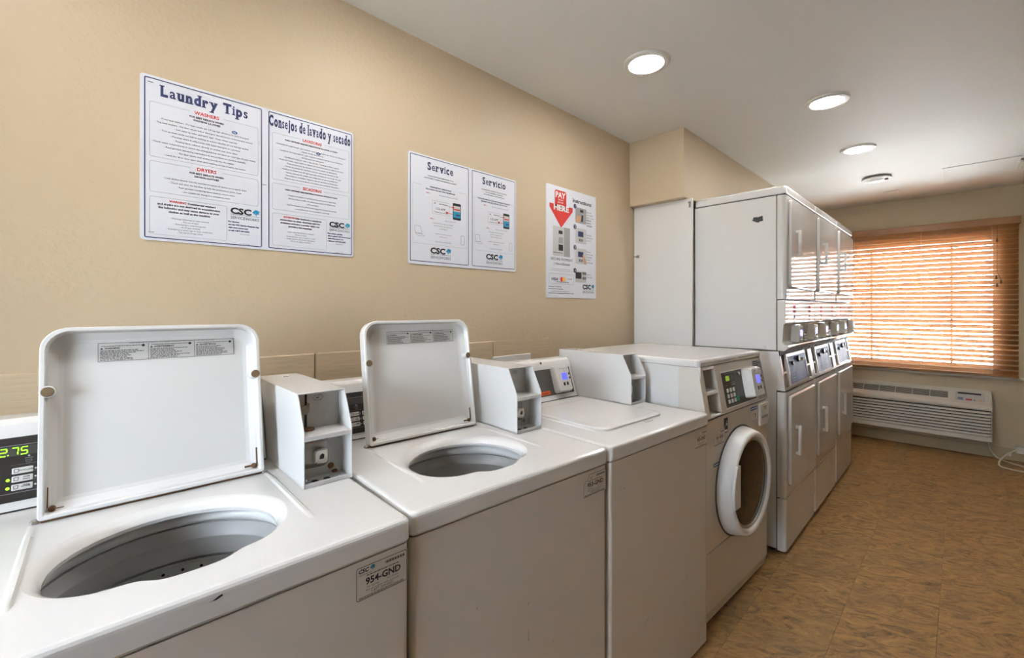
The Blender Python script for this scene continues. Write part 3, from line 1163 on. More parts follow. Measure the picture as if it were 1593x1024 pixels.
w1 = top_loader('top_load_washer', 'white top-loading washer with raised lid and green lit price display, tag 954-GND', (-.186, .783, 0), R(-1.3), '954-GND', True, 9)
w2 = top_loader('top_load_washer', 'white top-loading washer with raised lid between two coin boxes, tag 953-GND', (.474, .776, 0), R(-3.0), '953-GND', True, 8, True)
w3 = top_loader('top_load_washer', 'white top-loading washer with closed lid and blue-screen card reader, beside front loader', (1.135, .738, 0), R(-2.7), '952-GND', False, 0, True, 'plain', True)
# scuffs and chips of the near machines
F = frame((-.186, .783, 0), (math.cos(R(1.3)), -math.sin(R(1.3)), 0), (0, 0, 1))
bm = B(); poly(bm, [(.318, ZD - .017), (.325, ZD - .0165), (.333, ZD - .0125), (.337, ZD - .0115), (.338, ZD - .0145), (.330, ZD - .0175)], Matrix.Translation((0, -.0006, 0)) @ frame((0, 0, 0), (1, 0, 0), (0, 0, 1)))
obj('paint_chip', bm, 'ink', w1)
bm = B()
rndc = random.Random(11)
for (cx, cz, l, a) in ((.33, .52, .03, 90), (.33, .60, .008, 60), (.17, .66, .006, 20), (.42, .46, .01, 30)):
    d = Vector((math.cos(R(a)), math.sin(R(a)))) * l / 2
    q = Vector((-d.y, d.x)).normalized() * .0009
    poly(bm, [(cx + p.x, cz + p.y) for p in (-d - q, d - q * .3, d + q * .3, -d + q)], frame((0, .004, 0), (1, 0, 0), (0, 0, 1)))
obj('scuff_mark', bm, 'grey_ink', w2)
bm = B()
for (cx, cz, l, a) in ((.20, .30, .03, 50), (.215, .31, .02, 55), (.47, .25, .03, 40), (.36, .38, .012, 40), (.48, .34, .01, 80), (.08, .78, .01, 20)):
    d = Vector((math.cos(R(a)), math.sin(R(a)))) * l / 2
    q = Vector((-d.y, d.x)).normalized() * .0008
    poly(bm, [(cx + p.x, cz + p.y) for p in (-d - q, d - q * .3, d + q * .3, -d + q)], frame((0, .004, 0), (1, 0, 0), (0, 0, 1)))
obj('scuff_mark', bm, 'grey_ink', w3)


# ================================================================== FRONT LOADER
def front_loader():
    W, D = .695, .715
    t = thing('front_load_washer', 'white front-loading washer with round glass door and keypad beside stacked dryers', 'washing machine', (1.842, .7395, 0), R(-2.8))
    bm = B()
    for a, b in ((.004, .010), (W - .010, W - .004)):
        box(bm, a, b, .025, D, .03, 1.096, .002, 1)
    box(bm, .006, W - .006, D - .006, D, .03, 1.096)
    box(bm, .006, W - .006, .03, D, .03, .036)
    obj('cabinet', bm, 'white', t, smooth=40)
    cx, cz = .335, .553
    bm = B()
    Fp = frame((0, 0, 0), (1, 0, 0), (0, 0, 1))
    t2 = bmesh.new()
    circ = [(cx + .168 * math.cos(2 * math.pi * k / 48), cz + .168 * math.sin(2 * math.pi * k / 48)) for k in range(48)]
    fill_ring(t2, rrect(.004, W - .004, .326, .869, .004, 2), circ, 0)
    join(bm, t2, Fp)
    R0 = lambda i, h: [Fp @ Vector((p[0], p[1], h)) for p in rrect(i, W - i, .322 + i, .873 - i, .006, 2)]
    loops(bm, [[Fp @ Vector((p[0], p[1], 0)) for p in rrect(.004, W - .004, .326, .869, .004, 2)], R0(.0012, -.0012), R0(0, -.004), R0(0, -.03)], False, False)
    loops(bm, [[Fp @ Vector((p[0], p[1], 0)) for p in circ], [Fp @ Vector((p[0], p[1], -.03)) for p in circ]], False, False)
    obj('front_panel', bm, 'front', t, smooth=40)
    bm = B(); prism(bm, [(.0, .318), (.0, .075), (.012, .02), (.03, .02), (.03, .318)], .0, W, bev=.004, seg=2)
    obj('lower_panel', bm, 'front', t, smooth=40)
    for px in (.05, W - .05):
        for py in (.06, D - .06):
            bm = B(); lathe(bm, [(.0, 0), (.02, 0), (.022, .008), (.010, .012), (.010, .035), (0, .035)], px, py, 0, n=14)
            obj('foot', bm, 'black', t, smooth=40)
    # top
    bm = B()
    o = lambda i, z, r: [Vector((p[0], p[1], z)) for p in rrect(-.002 + i, W + .002 - i, .030 + i, D + .005 - i, r, 5)]
    loops(bm, [o(.004, 1.093, .018), o(0, 1.097, .02), o(0, 1.112, .02), o(.003, 1.120, .02), o(.010, 1.1245, .02), o(.035, 1.125, .02), o(.05, 1.1235, .02)], True, True)
    top = obj('top_panel', bm, 'white', t, smooth=32)
    F = frame((0, .030, 1.097), (1, 0, 0), (0, 0, 1))
    bm = B()
    text(bm, 'HUEBSCH', .30, .007, .008, F, .0004, width=.12)
    greek(bm, .40, .60, .009, .0035, F, .0004, random.Random(2))
    obj('top_print', bm, 'line_ink', top)
    # sloped fascia, built round the coin recesses
    z0, z1, y0, y1 = .880, 1.092, -.004, .034

    def yz(z):
        return y0 + (y1 - y0) * (z - z0) / (z1 - z0)
    bm = B()
    cx0, cx1 = .040, .150
    for a, b, c, d in ((0, cx0, z0, z1), (cx1, W, z0, z1), (cx0, cx1, z0, .892), (cx0, cx1, .973, .990), (cx0, cx1, 1.078, z1)):
        prism(bm, [(yz(c), c), (yz(d), d), (.12, d), (.12, c)], a, b, bev=.0015, seg=1)
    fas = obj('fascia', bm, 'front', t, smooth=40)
    bm = B(); box(bm, cx0 - .01, cx1 + .01, .088, .092, .885, 1.085)
    obj('recess_plate', bm, 'galv', fas)
    bm = B(); box(bm, .002, W - .002, .004, .03, .8725, .8805)
    obj('seam', bm, 'dark', fas)
    bm = B()
    lathe(bm, [(.022, .0), (.022, .012), (.017, .018), (.017, .035), (.012, .042), (0, .042)], 0, 0, 0, n=20, mtx=frame((cx0 + .05, .088, .937), (1, 0, 0), (0, 0, 1)))
    obj('cash_lock', bm, 'chrome', fas, smooth=40)
    bm = B(); box(bm, cx0 + .046, cx0 + .054, .045, .0465, .927, .943)
    obj('keyhole', bm, 'black', fas)
    F = frame((0, y0, z0), (1, 0, 0), (0, y1 - y0, z1 - z0))
    # keypad panel
    bm = B()
    outline(bm, [(.198, .018), (.552, .018), (.552, .178), (.198, .178)], .006, F, .0012)
    obj('panel_frame', bm, 'plastic', fas)
    bm = B(); box(bm, .201, .549, .021, .175, -.002, .0012, mtx=F)
    pan = obj('keypad_panel', bm, 'panel', fas)
    bm = B(); outline(bm, [(.212, .028), (.352, .028), (.352, .170), (.212, .170)], .0015, F, .0018)
    greek(bm, .225, .25, .115, .003, F, .0018); greek(bm, .29, .335, .123, .003, F, .0018); greek(bm, .29, .335, .112, .006, F, .0018)
    obj('panel_print', bm, 'line_ink', pan)
    bm = B(); box(bm, .24, .275, .135, .157, 0, .0025, mtx=F)
    obj('display', bm, 'lcd_green', pan)
    bm = B(); box(bm, .275, .32, .135, .157, 0, .0022, mtx=F)
    obj('display', bm, 'panel_grey', pan)
    for kx in range(3):
        for ky in range(3):
            bm = B(); box(bm, .228 + kx * .032, .248 + kx * .032, .036 + ky * .024, .054 + ky * .024, 0, .004, .002, 1, mtx=F)
            obj('key', bm, 'plastic', pan)
    bm = B(); box(bm, .322, .346, .036, .058, 0, .004, .002, 1, mtx=F)
    obj('start_key', bm, 'green_key', pan)
    bm = B(); disc(bm, .009, .012, 0, 0, 0, 'z', 16, .002, mtx=F @ Matrix.Translation((.372, .158, 0)))
    obj('key_lock', bm, 'chrome', pan, smooth=40)
    card_reader(fas, F @ Matrix.Translation((.418, .036, .001)), .128, .140, .045)
    bm = B(); box(bm, .575, .686, .010, .205, -.001, .001, .0008, 1, mtx=F)
    ip = obj('instruction_plate', bm, 'grey_pic', fas)
    bm = B()
    rr = random.Random(8)
    for k in range(18):
        greek(bm, .582, .680, .195 - .0098 * k, .0036, F, .0016, rr, rr.uniform(.5, 1))
    rect(bm, .580, .682, .055, .060, F, .0016); rect(bm, .580, .682, .105, .110, F, .0016)
    obj('plate_print', bm, 'ink', ip)
    # soap drawer
    bm = B()
    Fz = frame((0, 0, 0), (1, 0, 0), (0, 0, 1))
    r0 = rrect(.575, .690, .755, .866, (.01, .02, .006, .006), 4)
    r1 = rrect(.578, .687, .758, .863, (.01, .02, .006, .006), 4)
    loops(bm, [[Fz @ Vector((p[0], p[1], -.002)) for p in r0], [Fz @ Vector((p[0], p[1], .006)) for p in r0], [Fz @ Vector((p[0], p[1], .009)) for p in r1]], False, True)
    dr = obj('soap_drawer', bm, 'plastic', t, smooth=40)
    bm = B(); box(bm, .59, .675, -.0105, -.006, .792, .806, .001, 1)
    obj('drawer_grip', bm, 'grey_pic', dr)
    bm = B(); greek(bm, .62, .66, .845, .004, Fz, .0096); greek(bm, .625, .655, .836, .003, Fz, .0096)
    obj('drawer_print', bm, 'grey_ink', dr)
    # door
    cx, cz = .335, .553
    Fd = frame((cx, 0, cz), (1, 0, 0), (0, 0, 1))
    bm = B()
    lathe(bm, [(.243, .0), (.242, .012), (.236, .036), (.230, .056), (.225, .063), (.214, .066), (.207, .063), (.203, .054), (.200, .050), (.196, .048)], 0, 0, 0, n=64, mtx=Fd)
    door = obj('door', bm, 'plastic', t, smooth=40)
    bm = B(); lathe(bm, [(.250, .0005), (.250, .003), (.243, .003)], 0, 0, 0, n=64, mtx=Fd)
    obj('door_seal', bm, 'grey_ink', door, smooth=40)
    bm = B(); lathe(bm, [(.201, .0505), (.199, .055), (.191, .055), (.188, .049), (.186, .040)], 0, 0, 0, n=64, mtx=Fd)
    obj('chrome_ring', bm, 'steel', door, smooth=40)
    bm = B(); lathe(bm, [(.189, .049), (.14, .053), (.08, .056), (0, .057)], 0, 0, 0, n=48, mtx=Fd)
    obj('door_glass', bm, 'door_glass', door, smooth=60)
    bm = B(); lathe(bm, [(.188, .041), (.164, .0), (.163, -.032), (.15, -.06), (.14, -.16), (.20, -.18), (.20, -.40), (0, -.41)], 0, 0, 0, n=48, mtx=Fd)
    obj('drum', bm, 'panel_grey', door, smooth=50)
    bm = B()
    arc = []
    for k in range(9):
        zz = -.060 + .18 * k / 8
        arc.append((-math.sqrt(.2265 ** 2 - zz * zz), zz))
    prism(bm, [(p[0], p[1]) for p in arc] + [(-.160, .12), (-.160, -.06)], .030, .0715, 'z', .004, 2, mtx=Fd)
    obj('door_handle', bm, 'plastic', door, smooth=40)
    # stickers
    F = frame((0, -.0004, 0), (1, 0, 0), (0, 0, 1))
    bm = B(); rect(bm, .172, .212, .795, .860, F)
    es = obj('energy_sticker', bm, 'ink', t, label='black energy rating sticker')
    bm = B(); rect(bm, .176, .208, .799, .808, F, .0003); outline(bm, [(.178, .818), (.190, .832), (.205, .846)], .002, F, .0003, closed=False)
    poly(bm, [(.196, .826), (.201, .836), (.208, .833), (.203, .822)], F, .0003)
    obj('sticker_print', bm, 'white_ink', es)
    asset_tag(t, frame((.075, -.0003, .755), (1, 0, 0), (0, 0, 1)), .106, .064, '951-GND', True)
    bm = B(); rect(bm, .475, .555, .845, .862, F)
    bs = obj('blue_sticker', bm, 'blue_ink', t)
    bm = B(); greek(bm, .483, .548, .851, .004, F, .0003)
    obj('sticker_print', bm, 'white_ink', bs)
    bm = B(); rect(bm, .482, .548, .790, .842, F)
    gs = obj('notice_sticker', bm, 'tag', t)
    bm = B()
    outline(bm, [(.50, .80), (.50, .825), (.52, .83), (.532, .815), (.525, .80)], .0022, F, .0003, closed=False)
    poly(bm, [(.528, .83), (.538, .826), (.536, .805), (.530, .812)], F, .0003)
    greek(bm, .487, .545, .793, .003, F, .0003)
    obj('sticker_print', bm, 'grey_ink', gs)
    bm = B(); rect(bm, .070, .135, .668, .684, F)
    bs = obj('blue_sticker', bm, 'blue_ink', t)
    bm = B(); greek(bm, .076, .130, .674, .004, F, .0003)
    obj('sticker_print', bm, 'white_ink', bs)
    return t


front_loader()


# ================================================================== STACKED DRYERS
def stack_dryer(label, x):
    W, D = .672, .495
    t = thing('stacked_dryer', label, 'dryer', (x, .666, 0), 0, 'stacked tumble dryers')
    bm = B()
    box(bm, .002, W - .002, .042, D, .03, 1.108, .003, 1)
    box(bm, .002, W - .002, .042, D, 1.112, 1.962, .003, 1)
    obj('cabinet', bm, 'white', t, smooth=40)
    for px in (.06, W - .06):
        for py in (.08, D - .06):
            bm = B(); lathe(bm, [(.0, 0), (.02, 0), (.022, .008), (.010, .012), (.010, .035), (0, .035)], px, py, 0, n=14)
            obj('foot', bm, 'black', t, smooth=40)
    bm = B()
    o = lambda i, z: [Vector((p[0], p[1], z)) for p in rrect(i, W - i, -.004 + i, D - i, .022, 5)]
    loops(bm, [o(.003, 1.966), o(0, 1.969), o(0, 2.0), o(.004, 2.009), o(.014, 2.014), o(.05, 2.0145)], True, True)
    obj('top_panel', bm, 'white', t, smooth=35)
    bm = B(); box(bm, .006, W - .006, .004, .05, 1.96, 1.968)
    box(bm, .003, W - .003, .03, .044, .02, 1.962)
    obj('gap', bm, 'dark', t)

    def fr(z0, z1):
        b = B()
        pts = rrect(.001, W - .001, .0, .040, (.020, .020, .001, .001), 6)
        loops(b, [[Vector((p[0], p[1], z)) for p in pts] for z in (z0, z1)], True, True)
        return b
    up = obj('upper_front', fr(1.394, 1.960), 'white2', t, smooth=40)
    lo = obj('lower_front', fr(.315, .888), 'white2', t, smooth=40)
    obj('kick_panel', fr(.026, .309), 'white2', t, smooth=40)
    Fz = frame((0, 0, 0), (1, 0, 0), (0, 0, 1))
    for par, z0, z1, hz in ((up, 1.457, 1.940, (1.635, 1.780)), (lo, .372, .862, (.525, .692))):
        bm = B()
        a = rrect(.050, .635, z0, z1, .022, 5)
        b2 = rrect(.056, .629, z0 + .006, z1 - .006, .019, 5)
        loops(bm, [[Fz @ Vector((p[0], p[1], -.001)) for p in a], [Fz @ Vector((p[0], p[1], .009)) for p in a], [Fz @ Vector((p[0], p[1], .015)) for p in b2]], False, True)
        d = obj('door', bm, 'white2', par, smooth=30)
        bm = B()
        outline(bm, rrect(.048, .637, z0 - .002, z1 + .002, .022, 5), .004, Fz, .0008)
        obj('door_gap', bm, 'grey_ink', par)
        bm = B()
        box(bm, .138, .162, -.042, -.028, hz[0], hz[1], .005, 2)
        box(bm, .140, .160, -.034, -.012, hz[1] - .02, hz[1] - .002, .004, 1)
        box(bm, .140, .160, -.034, -.012, hz[0] + .002, hz[0] + .02, .004, 1)
        obj('handle', bm, 'plastic', par, smooth=40)
        for hz2 in (z0 + .09, z1 - .08):
            bm = B(); box(bm, .636, .650, -.010, .0, hz2 - .035, hz2 + .035, .002, 1)
            disc(bm, .004, .004, .643, -.013, hz2 + .02, 'y', 8); disc(bm, .004, .004, .643, -.013, hz2 - .02, 'y', 8)
            obj('hinge', bm, 'galv', par, smooth=40)
    # band with the card readers: flat above, hollow below, ledge at the bottom
    bm = B()
    prism(bm, [(.0, 1.388), (.0, 1.262), (.012, 1.252), (.016, 1.160), (.006, 1.148), (-.012, 1.143), (-.014, 1.134), (.004, 1.112), (.040, 1.112), (.040, 1.388)], .001, W - .001, bev=.002, seg=1)
    band = obj('reader_band', bm, 'white2', t, smooth=15)
    for rx in (.165, .535):
        bm = B(); box(bm, rx, rx + .085, -.028, .02, 1.150, 1.246, .004, 2)
        rd = obj('card_reader', bm, 'beige_plastic', band, smooth=40)
        F = frame((rx, -.028, 1.150), (1, 0, 0), (0, 0, 1))
        bm = B(); rect(bm, .012, .074, .036, .074, F, .0006)
        obj('screen', bm, 'lcd', rd)
        bm = B()
        for k in range(2):
            box(bm, .022 + .028 * k, .038 + .028 * k, .012, .026, 0, .002, .001, 1, mtx=F)
        greek(bm, .02, .07, .082, .004, F, .0006)
        obj('button', bm, 'black', rd)
    bm = B(); box(bm, .365, .435, -.006, .02, 1.146, 1.200, .003, 1)
    kp = obj('keypad', bm, 'rubber', band)
    bm = B()
    for i in range(3):
        for j in range(3):
            box(bm, .372 + i * .021, .386 + i * .021, -.008, -.004, 1.151 + j * .016, 1.162 + j * .016)
    obj('keypad_key', bm, 'tub_dark', kp)
    F = frame((0, 0, 0), (1, 0, 0), (0, 0, 1))
    for rx in (.150, .500):
        bm = B(); rect(bm, rx, rx + .055, 1.343, 1.362, F, .0006); rect(bm, rx, rx + .055, 1.318, 1.336, F, .0006)
        obj('notice_sticker', bm, 'red', band)
        bm = B(); rect(bm, rx + .012, rx + .045, 1.290, 1.304, F, .0006); rect(bm, rx + .012, rx + .045, 1.270, 1.276, F, .0006)
        obj('printed_mark', bm, 'blue_ink', band)
    # sloping coin fascia
    z0, z1, y0, y1 = .896, 1.108, .0, .034

    def yz(z):
        return y0 + (y1 - y0) * (z - z0) / (z1 - z0)
    bm = B()
    for a, b, c, d in ((.001, .030, z0, z1), (.088, .535, z0, z1), (.615, W - .001, z0, z1), (.030, .088, z0, .912), (.535, .615, z0, .912),
                       (.030, .088, .985, .996), (.535, .615, .985, .996), (.030, .088, 1.085, z1), (.535, .615, 1.085, z1)):
        prism(bm, [(yz(c), c), (yz(d), d), (.11, d), (.11, c)], a, b, bev=.001, seg=1)
    fas = obj('coin_fascia', bm, 'white', t, smooth=40)
    bm = B(); box(bm, .028, .090, .080, .084, .905, 1.09); box(bm, .533, .617, .080, .084, .905, 1.09)
    obj('recess_plate', bm, 'galv', fas)
    for px in (.058, .575):
        bm = B(); lathe(bm, [(.018, .0), (.018, .02), (.012, .034), (0, .034)], 0, 0, 0, n=16, mtx=frame((px, .082, .945), (1, 0, 0), (0, 0, 1)))
        obj('cash_lock', bm, 'chrome', fas, smooth=40)
    F = frame((0, y0, z0), (1, 0, 0), (0, y1 - y0, z1 - z0))
    bm = B()
    a = rrect(.098, .520, .008, .200, .012, 4)
    b2 = rrect(.104, .514, .014, .192, .008, 4)
    c2 = rrect(.118, .502, .024, .176, .005, 4)
    loops(bm, [[F @ Vector((p[0], p[1], 0)) for p in a], [F @ Vector((p[0], p[1], .006)) for p in b2], [F @ Vector((p[0], p[1], .006)) for p in c2]], False, False)
    obj('panel_frame', bm, 'white', fas, smooth=50)
    bm = B(); box(bm, .112, .508, .020, .182, -.002, .0035, mtx=F)
    bp = obj('blue_panel', bm, 'dryer_blue', fas)
    for px, py, r in ((.20, .135, .012), (.335, .150, .018)):
        bm = B(); disc(bm, r, .012, 0, 0, 0, 'z', 16, .002, mtx=F @ Matrix.Translation((px, py, .003)))
        obj('panel_lock', bm, 'black', bp, smooth=40)
    bm = B()
    box(bm, .38, .45, .132, .150, .003, .010, .003, 1, mtx=F)
    outline(bm, [(.40 + .026 * math.cos(q * .6283), .055 + .022 * math.sin(q * .6283)) for q in range(10)], .003, F, .0042)
    outline(bm, [(.17, .035), (.23, .035), (.23, .085), (.17, .085)], .002, F, .0042)
    greek(bm, .18, .225, .065, .005, F, .0042); greek(bm, .18, .225, .05, .005, F, .0042)
    rect(bm, .275, .277, .03, .13, F, .0042)
    greek(bm, .13, .30, .166, .005, F, .0042)
    obj('panel_print', bm, 'light_pic', bp)
    return t


dryers = [stack_dryer(l, x) for l, x in (
    ('white stacked tumble dryer with torn black sticker on its bare side', 2.713),
    ('white stacked tumble dryer in the middle of the three, flanked by two others', 3.391),
    ('white stacked tumble dryer standing closest to the wooden blind', 4.072))]
F = frame((2.715, .666, 0), (0, -1, 0), (0, 0, 1))
bm = B()
Fs = frame((-.0006 + .002, 0, 0), (0, -1, 0), (0, 0, 1))
poly(bm, [(-.165, 1.838), (-.158, 1.858), (-.135, 1.856), (-.112, 1.861), (-.110, 1.832), (-.128, 1.830), (-.134, 1.824), (-.150, 1.832)], Fs)
obj('torn_sticker', bm, 'ink', dryers[0], label='torn black sticker')
bm = B()
box(bm, -.0005, .004, .09, .25, 1.118, 1.1205)
disc(bm, .006, .002, .0, .10, 1.130, 'x', 10)
obj('side_screw', bm, 'galv', dryers[0])

# white closing board beside the dryers
t = thing('side_board', 'tall white board closing the gap between left wall and first stacked dryer', 'panel', (2.66, 1.36, 0))
bm = B(); box(bm, -.009, .009, -.213, .180, 0, 2.016, .001, 1)
obj('board', bm, 'board', t)
bm = B(); box(bm, -.016, -.009, -.205, -.195, 1.960, 1.995, .001, 1)
box(bm, -.020, -.009, -.205, -.192, 1.985, 1.995, .001, 1)
obj('clip', bm, 'steel', t)
bm = B(); tube(bm, [(-.012, .150, 1.689), (-.022, .165, 1.689), (-.018, .178, 1.690)], .0035, 8)
box(bm, -.0125, -.009, .140, .160, 1.680, 1.698, .001, 1)
obj('hook', bm, 'steel', t, smooth=50)

# ================================================================== POSTERS
def logo(parent, F, cx, y, w, h=.0008):
    bm = B()
    text(bm, 'CSC', cx - w * .14, y + w * .24, w * .22, F, h, width=w * .72, bold=.045)
    rect(bm, cx - w * .5, cx + w * .5, y + w * .195, y + w * .205, F, h)
    l = obj('logo', bm, 'ink', parent)
    bm = B(); text(bm, 'SERVICEWORKS', cx, y + w * .03, w * .105, F, h, width=w * .98)
    obj('logo_line', bm, 'grey_ink', l)
    bm = B(); bird(bm, cx + w * .25, y + w * .22, w * .27, F, h)
    obj('logo_mark', bm, 'cyan', l)


def board(name, label, x0, x1, z0, z1, r=.008):
    t = thing(name, label, 'sign', ((x0 + x1) / 2, YL, z0), 0)
    bm = B()
    pts = rrect(x0, x1, z0, z1, r, 4)
    loops(bm, [[Vector((p[0], y, p[1])) for p in pts] for y in (YL - .0005, YL - .003)], True, True)
    pl = obj('plate', bm, 'poster', t, world=True)
    F = frame((x0 - t.location.x, -.003, 0), (1, 0, 0), (0, 0, 1))
    return t, F, x1 - x0, z1 - z0


def gap_frame(bm, x0, x1, y0, y1, gx0, gx1, w, F, h):
    """rounded box line with a gap in its top for a heading"""
    r = .004
    pts = rrect(x0, x1, y0, y1, r, 3)
    seq = [(gx0, y1)] + [p for p in pts if False]
    bl, br, tr, tl = pts[0:4], pts[4:8], pts[8:12], pts[12:16]
    path = [(gx1, y1)] + list(reversed(tr)) + list(reversed(br)) + list(reversed(bl)) + list(reversed(tl)) + [(gx0, y1)]
    outline(bm, path, w, F, h, closed=False)


h1 = .0006
t, F, PW, PH = board('laundry_tips_sign', 'wide white two-panel board headed Laundry Tips and Consejos de lavado y secado', .112, .704, 1.528, 1.977)
pins = B()
panels = [
 (0.0, .300, 'Laundry Tips', .215, [
    ('WASHERS', ['FOR BEST RESULTS WHEN', 'WASHING CLOTHES'],
     ['Front load washers - For best results use 1/4 cup high efficiency he liquid detergent', 'Top load washers - For best results follow detergent manufacturers recommended amount',
      'Sort items by color and fabric type - Keep whites separate', 'Turn pockets inside out before washing to ensure valuables do not damage washer',
      'Pre-treat stains & soiled areas with liquid detergent or a prewash', 'Pouring fabric softener directly on clothes may cause stains',
      'Check water temperatures to ensure the setting matches the fabric or color type of your clothes', 'Read garment laundering instructions to ensure items are machine washable',
      'For best results load clothes loosely into the washer', 'Leave the lid or door open when done washing to help preserve the washer']),
    ('DRYERS', ['FOR BEST RESULTS WHEN', 'DRYING CLOTHES'],
     ['Load clothes loosely into the machine to ensure all clothes are properly dried', 'Check and clean the lint filter to help the performance of the dryer',
      'Read garment laundering instructions to ensure items', 'are suitable for drying in a commercial dryer'])],
  ('WARNING', ['           Commercial washers', 'and dryers are not designed to accommodate', 'the following and may cause damage to your', 'clothes as well as the machine:'],
   ['Washing rubberized or foam material', 'The use of dyes', 'Attempting to wash fire gowns', 'or oil type clothing', 'Attempting to wash rugs or large comforters', 'The use of foreign items']),
  ['For Service:', 'use the CSC Service Request App', 'visit www.cscsw.com', 'or call 1-877-264-6622']),
 (.304, .592, 'Consejos de lavado y secado', .268, [
    ('LAVADORAS', ['PARA OBTENER MEJORES RESULTADOS AL LAVAR LA ROPA'],
     ['Lavadoras de carga frontal - para obtener mejores resultados use 1/4 taza de detergente', 'liquido de alta eficiencia he', 'Lavadoras de carga superior - para mejores resultados siga las recomendaciones',
      'del fabricante del detergente', 'Clasifique la ropa por color y tipo de tela - mantenga lo blanco aparte', 'Antes del lavado, saque todos los objetos de los bolsillos para no dañar la lavadora',
      'Trate previamente las manchas y las areas sucias con detergente', 'Verter suavizante directamente sobre la ropa puede manchar la tela', 'Verifique la temperatura del agua para que corresponda con el tipo de ropa',
      'Lea las etiquetas de cuidado para asegurarse de que se puede lavar', 'Para mejores resultados cargue la ropa sin apretarla en la lavadora', 'Deje la tapa o la puerta abierta al terminar para conservar la lavadora']),
    ('SECADORAS', ['PARA OBTENER MEJORES RESULTADOS AL SECAR LA ROPA'],
     ['Cargue la secadora sin apretar la ropa para que se seque bien', 'Revise y limpie el filtro de pelusa para ayudar al rendimiento', 'de la secadora', 'Lea las etiquetas de cuidado para asegurarse de que las prendas',
      'se pueden secar en una secadora comercial'])],
  ('ADVERTENCIA', ['               Las lavadoras y secadoras', 'comerciales no estan diseñadas para los', 'siguientes articulos y pueden dañar sus', 'prendas y las maquinas:'],
   ['Lavar materiales de goma o espuma', 'El uso de tintes', 'Tratar de lavar ropa con grasa o aceite', 'Tratar de lavar alfombras o edredones', 'El uso de objetos extraños']),
  ['Para solicitar servicio:', 'utilice la aplicación CSC Service Request', 'visite www.cscsw.com', 'o llame al 1-877-264-6622']),
]
FZ = F @ Matrix.Translation((0, 1.528 - 1.528, 0))
for (a, b, head, hw, boxes, warn, serv) in panels:
    w = b - a
    cx = (a + b) / 2
    Y = lambda f: PH * (1 - f)
    bm = B(); outline(bm, rrect(a + .010, b - .007, Y(.983), Y(.018), .003, 3), .0026, F, h1)
    obj('border', bm, 'navy', t)
    bm = B(); serif_text(bm, head, cx, Y(.110), .028 if hw < .25 else .032, F, h1, width=hw, bold=.05)
    obj('heading', bm, 'navy', t)
    lines, red, bold, small = B(), B(), B(), B()
    for (ttl, sub, ls), (f0, f1) in zip(boxes, ((.158, .49), (.518, .703))):
        gap_frame(lines, a + .020, b - .017, Y(f1), Y(f0), cx - .04, cx + .04, .0006, F, h1)
        text(red, ttl, cx, Y(f0 + .013), .0095, F, h1, bold=.02, maxw=.062)
        y = f0 + .038
        for s in sub:
            text(bold, s, cx, Y(y), .0050 if len(sub) > 1 else .0045, F, h1, bold=.03, maxw=w * .72)
            y += .020
        n = len(ls)
        step = (f1 - .012 - y) / n
        for i, s in enumerate(ls):
            text(small, '- ' + s, cx, Y(y + step * (i + .75)), .0044, F, h1, bold=.006, maxw=w * .86)
    bx1 = a + w * .665
    outline(lines, rrect(a + .020, bx1, Y(.962), Y(.732), .004, 3), .0006, F, h1)
    wx = (a + .020 + bx1) / 2
    y = .757
    text(red, warn[0], wx - .028, Y(y), .0056, F, h1, bold=.03, maxw=.05)
    for s in warn[1]:
        k = s.startswith('   ')
        text(bold, s.strip(), wx + (.028 if k else 0), Y(y), .0055, F, h1, bold=.03, maxw=(bx1 - a - .024) * (.52 if k else .98))
        y += .0215
    for s in warn[2]:
        y += .0165 if len(warn[2]) < 6 else .0165
        text(small, '- ' + s, wx, Y(y), .0040, F, h1, maxw=(bx1 - a - .03) * .9)
    y = .835
    sv = B()
    for s in serv:
        text(sv, s, bx1 + .004, Y(y), .0042, F, h1, align='l', bold=.05, maxw=b - bx1 - .014)
        y += .0195
    text(small, 'Download Here', (bx1 + b) / 2 - .003, Y(.912), .0028, F, h1)
    text(small, 'CSC Service App', (bx1 + b) / 2 - .003, Y(.978), .0028, F, h1)
    obj('box_lines', lines, 'line_ink', t)
    obj('red_print', red, 'red', t)
    obj('bold_print', bold, 'ink', t)
    obj('fine_print', small, 'grey_ink', t)
    obj('service_print', sv, 'navy', t)
    logo(t, F, (bx1 + b) / 2 - .002, Y(.815), .078 if w > .295 else .074)
    bm = B(); disc(bm, .0075, .0003, 0, 0, 0, 'z', 16, mtx=F @ Matrix.Translation((cx + (.07 if a == 0 else .02), Y(.228 if a == 0 else .235), h1 * .6)) @ Matrix.Diagonal((1, .62, 1, 1)))
    sp = obj('blue_seal', bm, 'blue_ink', t)
    bm = B(); text(bm, 'he', cx + (.07 if a == 0 else .02), Y(.233 if a == 0 else .24), .005, F, .0010, bold=.02)
    obj('seal_print', bm, 'white_ink', sp)
bm = B()
for px, pz in ((.022, .43), (.024, .022), (.301, .205)):
    box(bm, px - .006, px + .006, pz - .0008, pz + .0008, .0, .0016, .0004, 1, mtx=F @ Matrix.Translation((0, 0, 0)))
obj('staple', bm, 'steel', t)

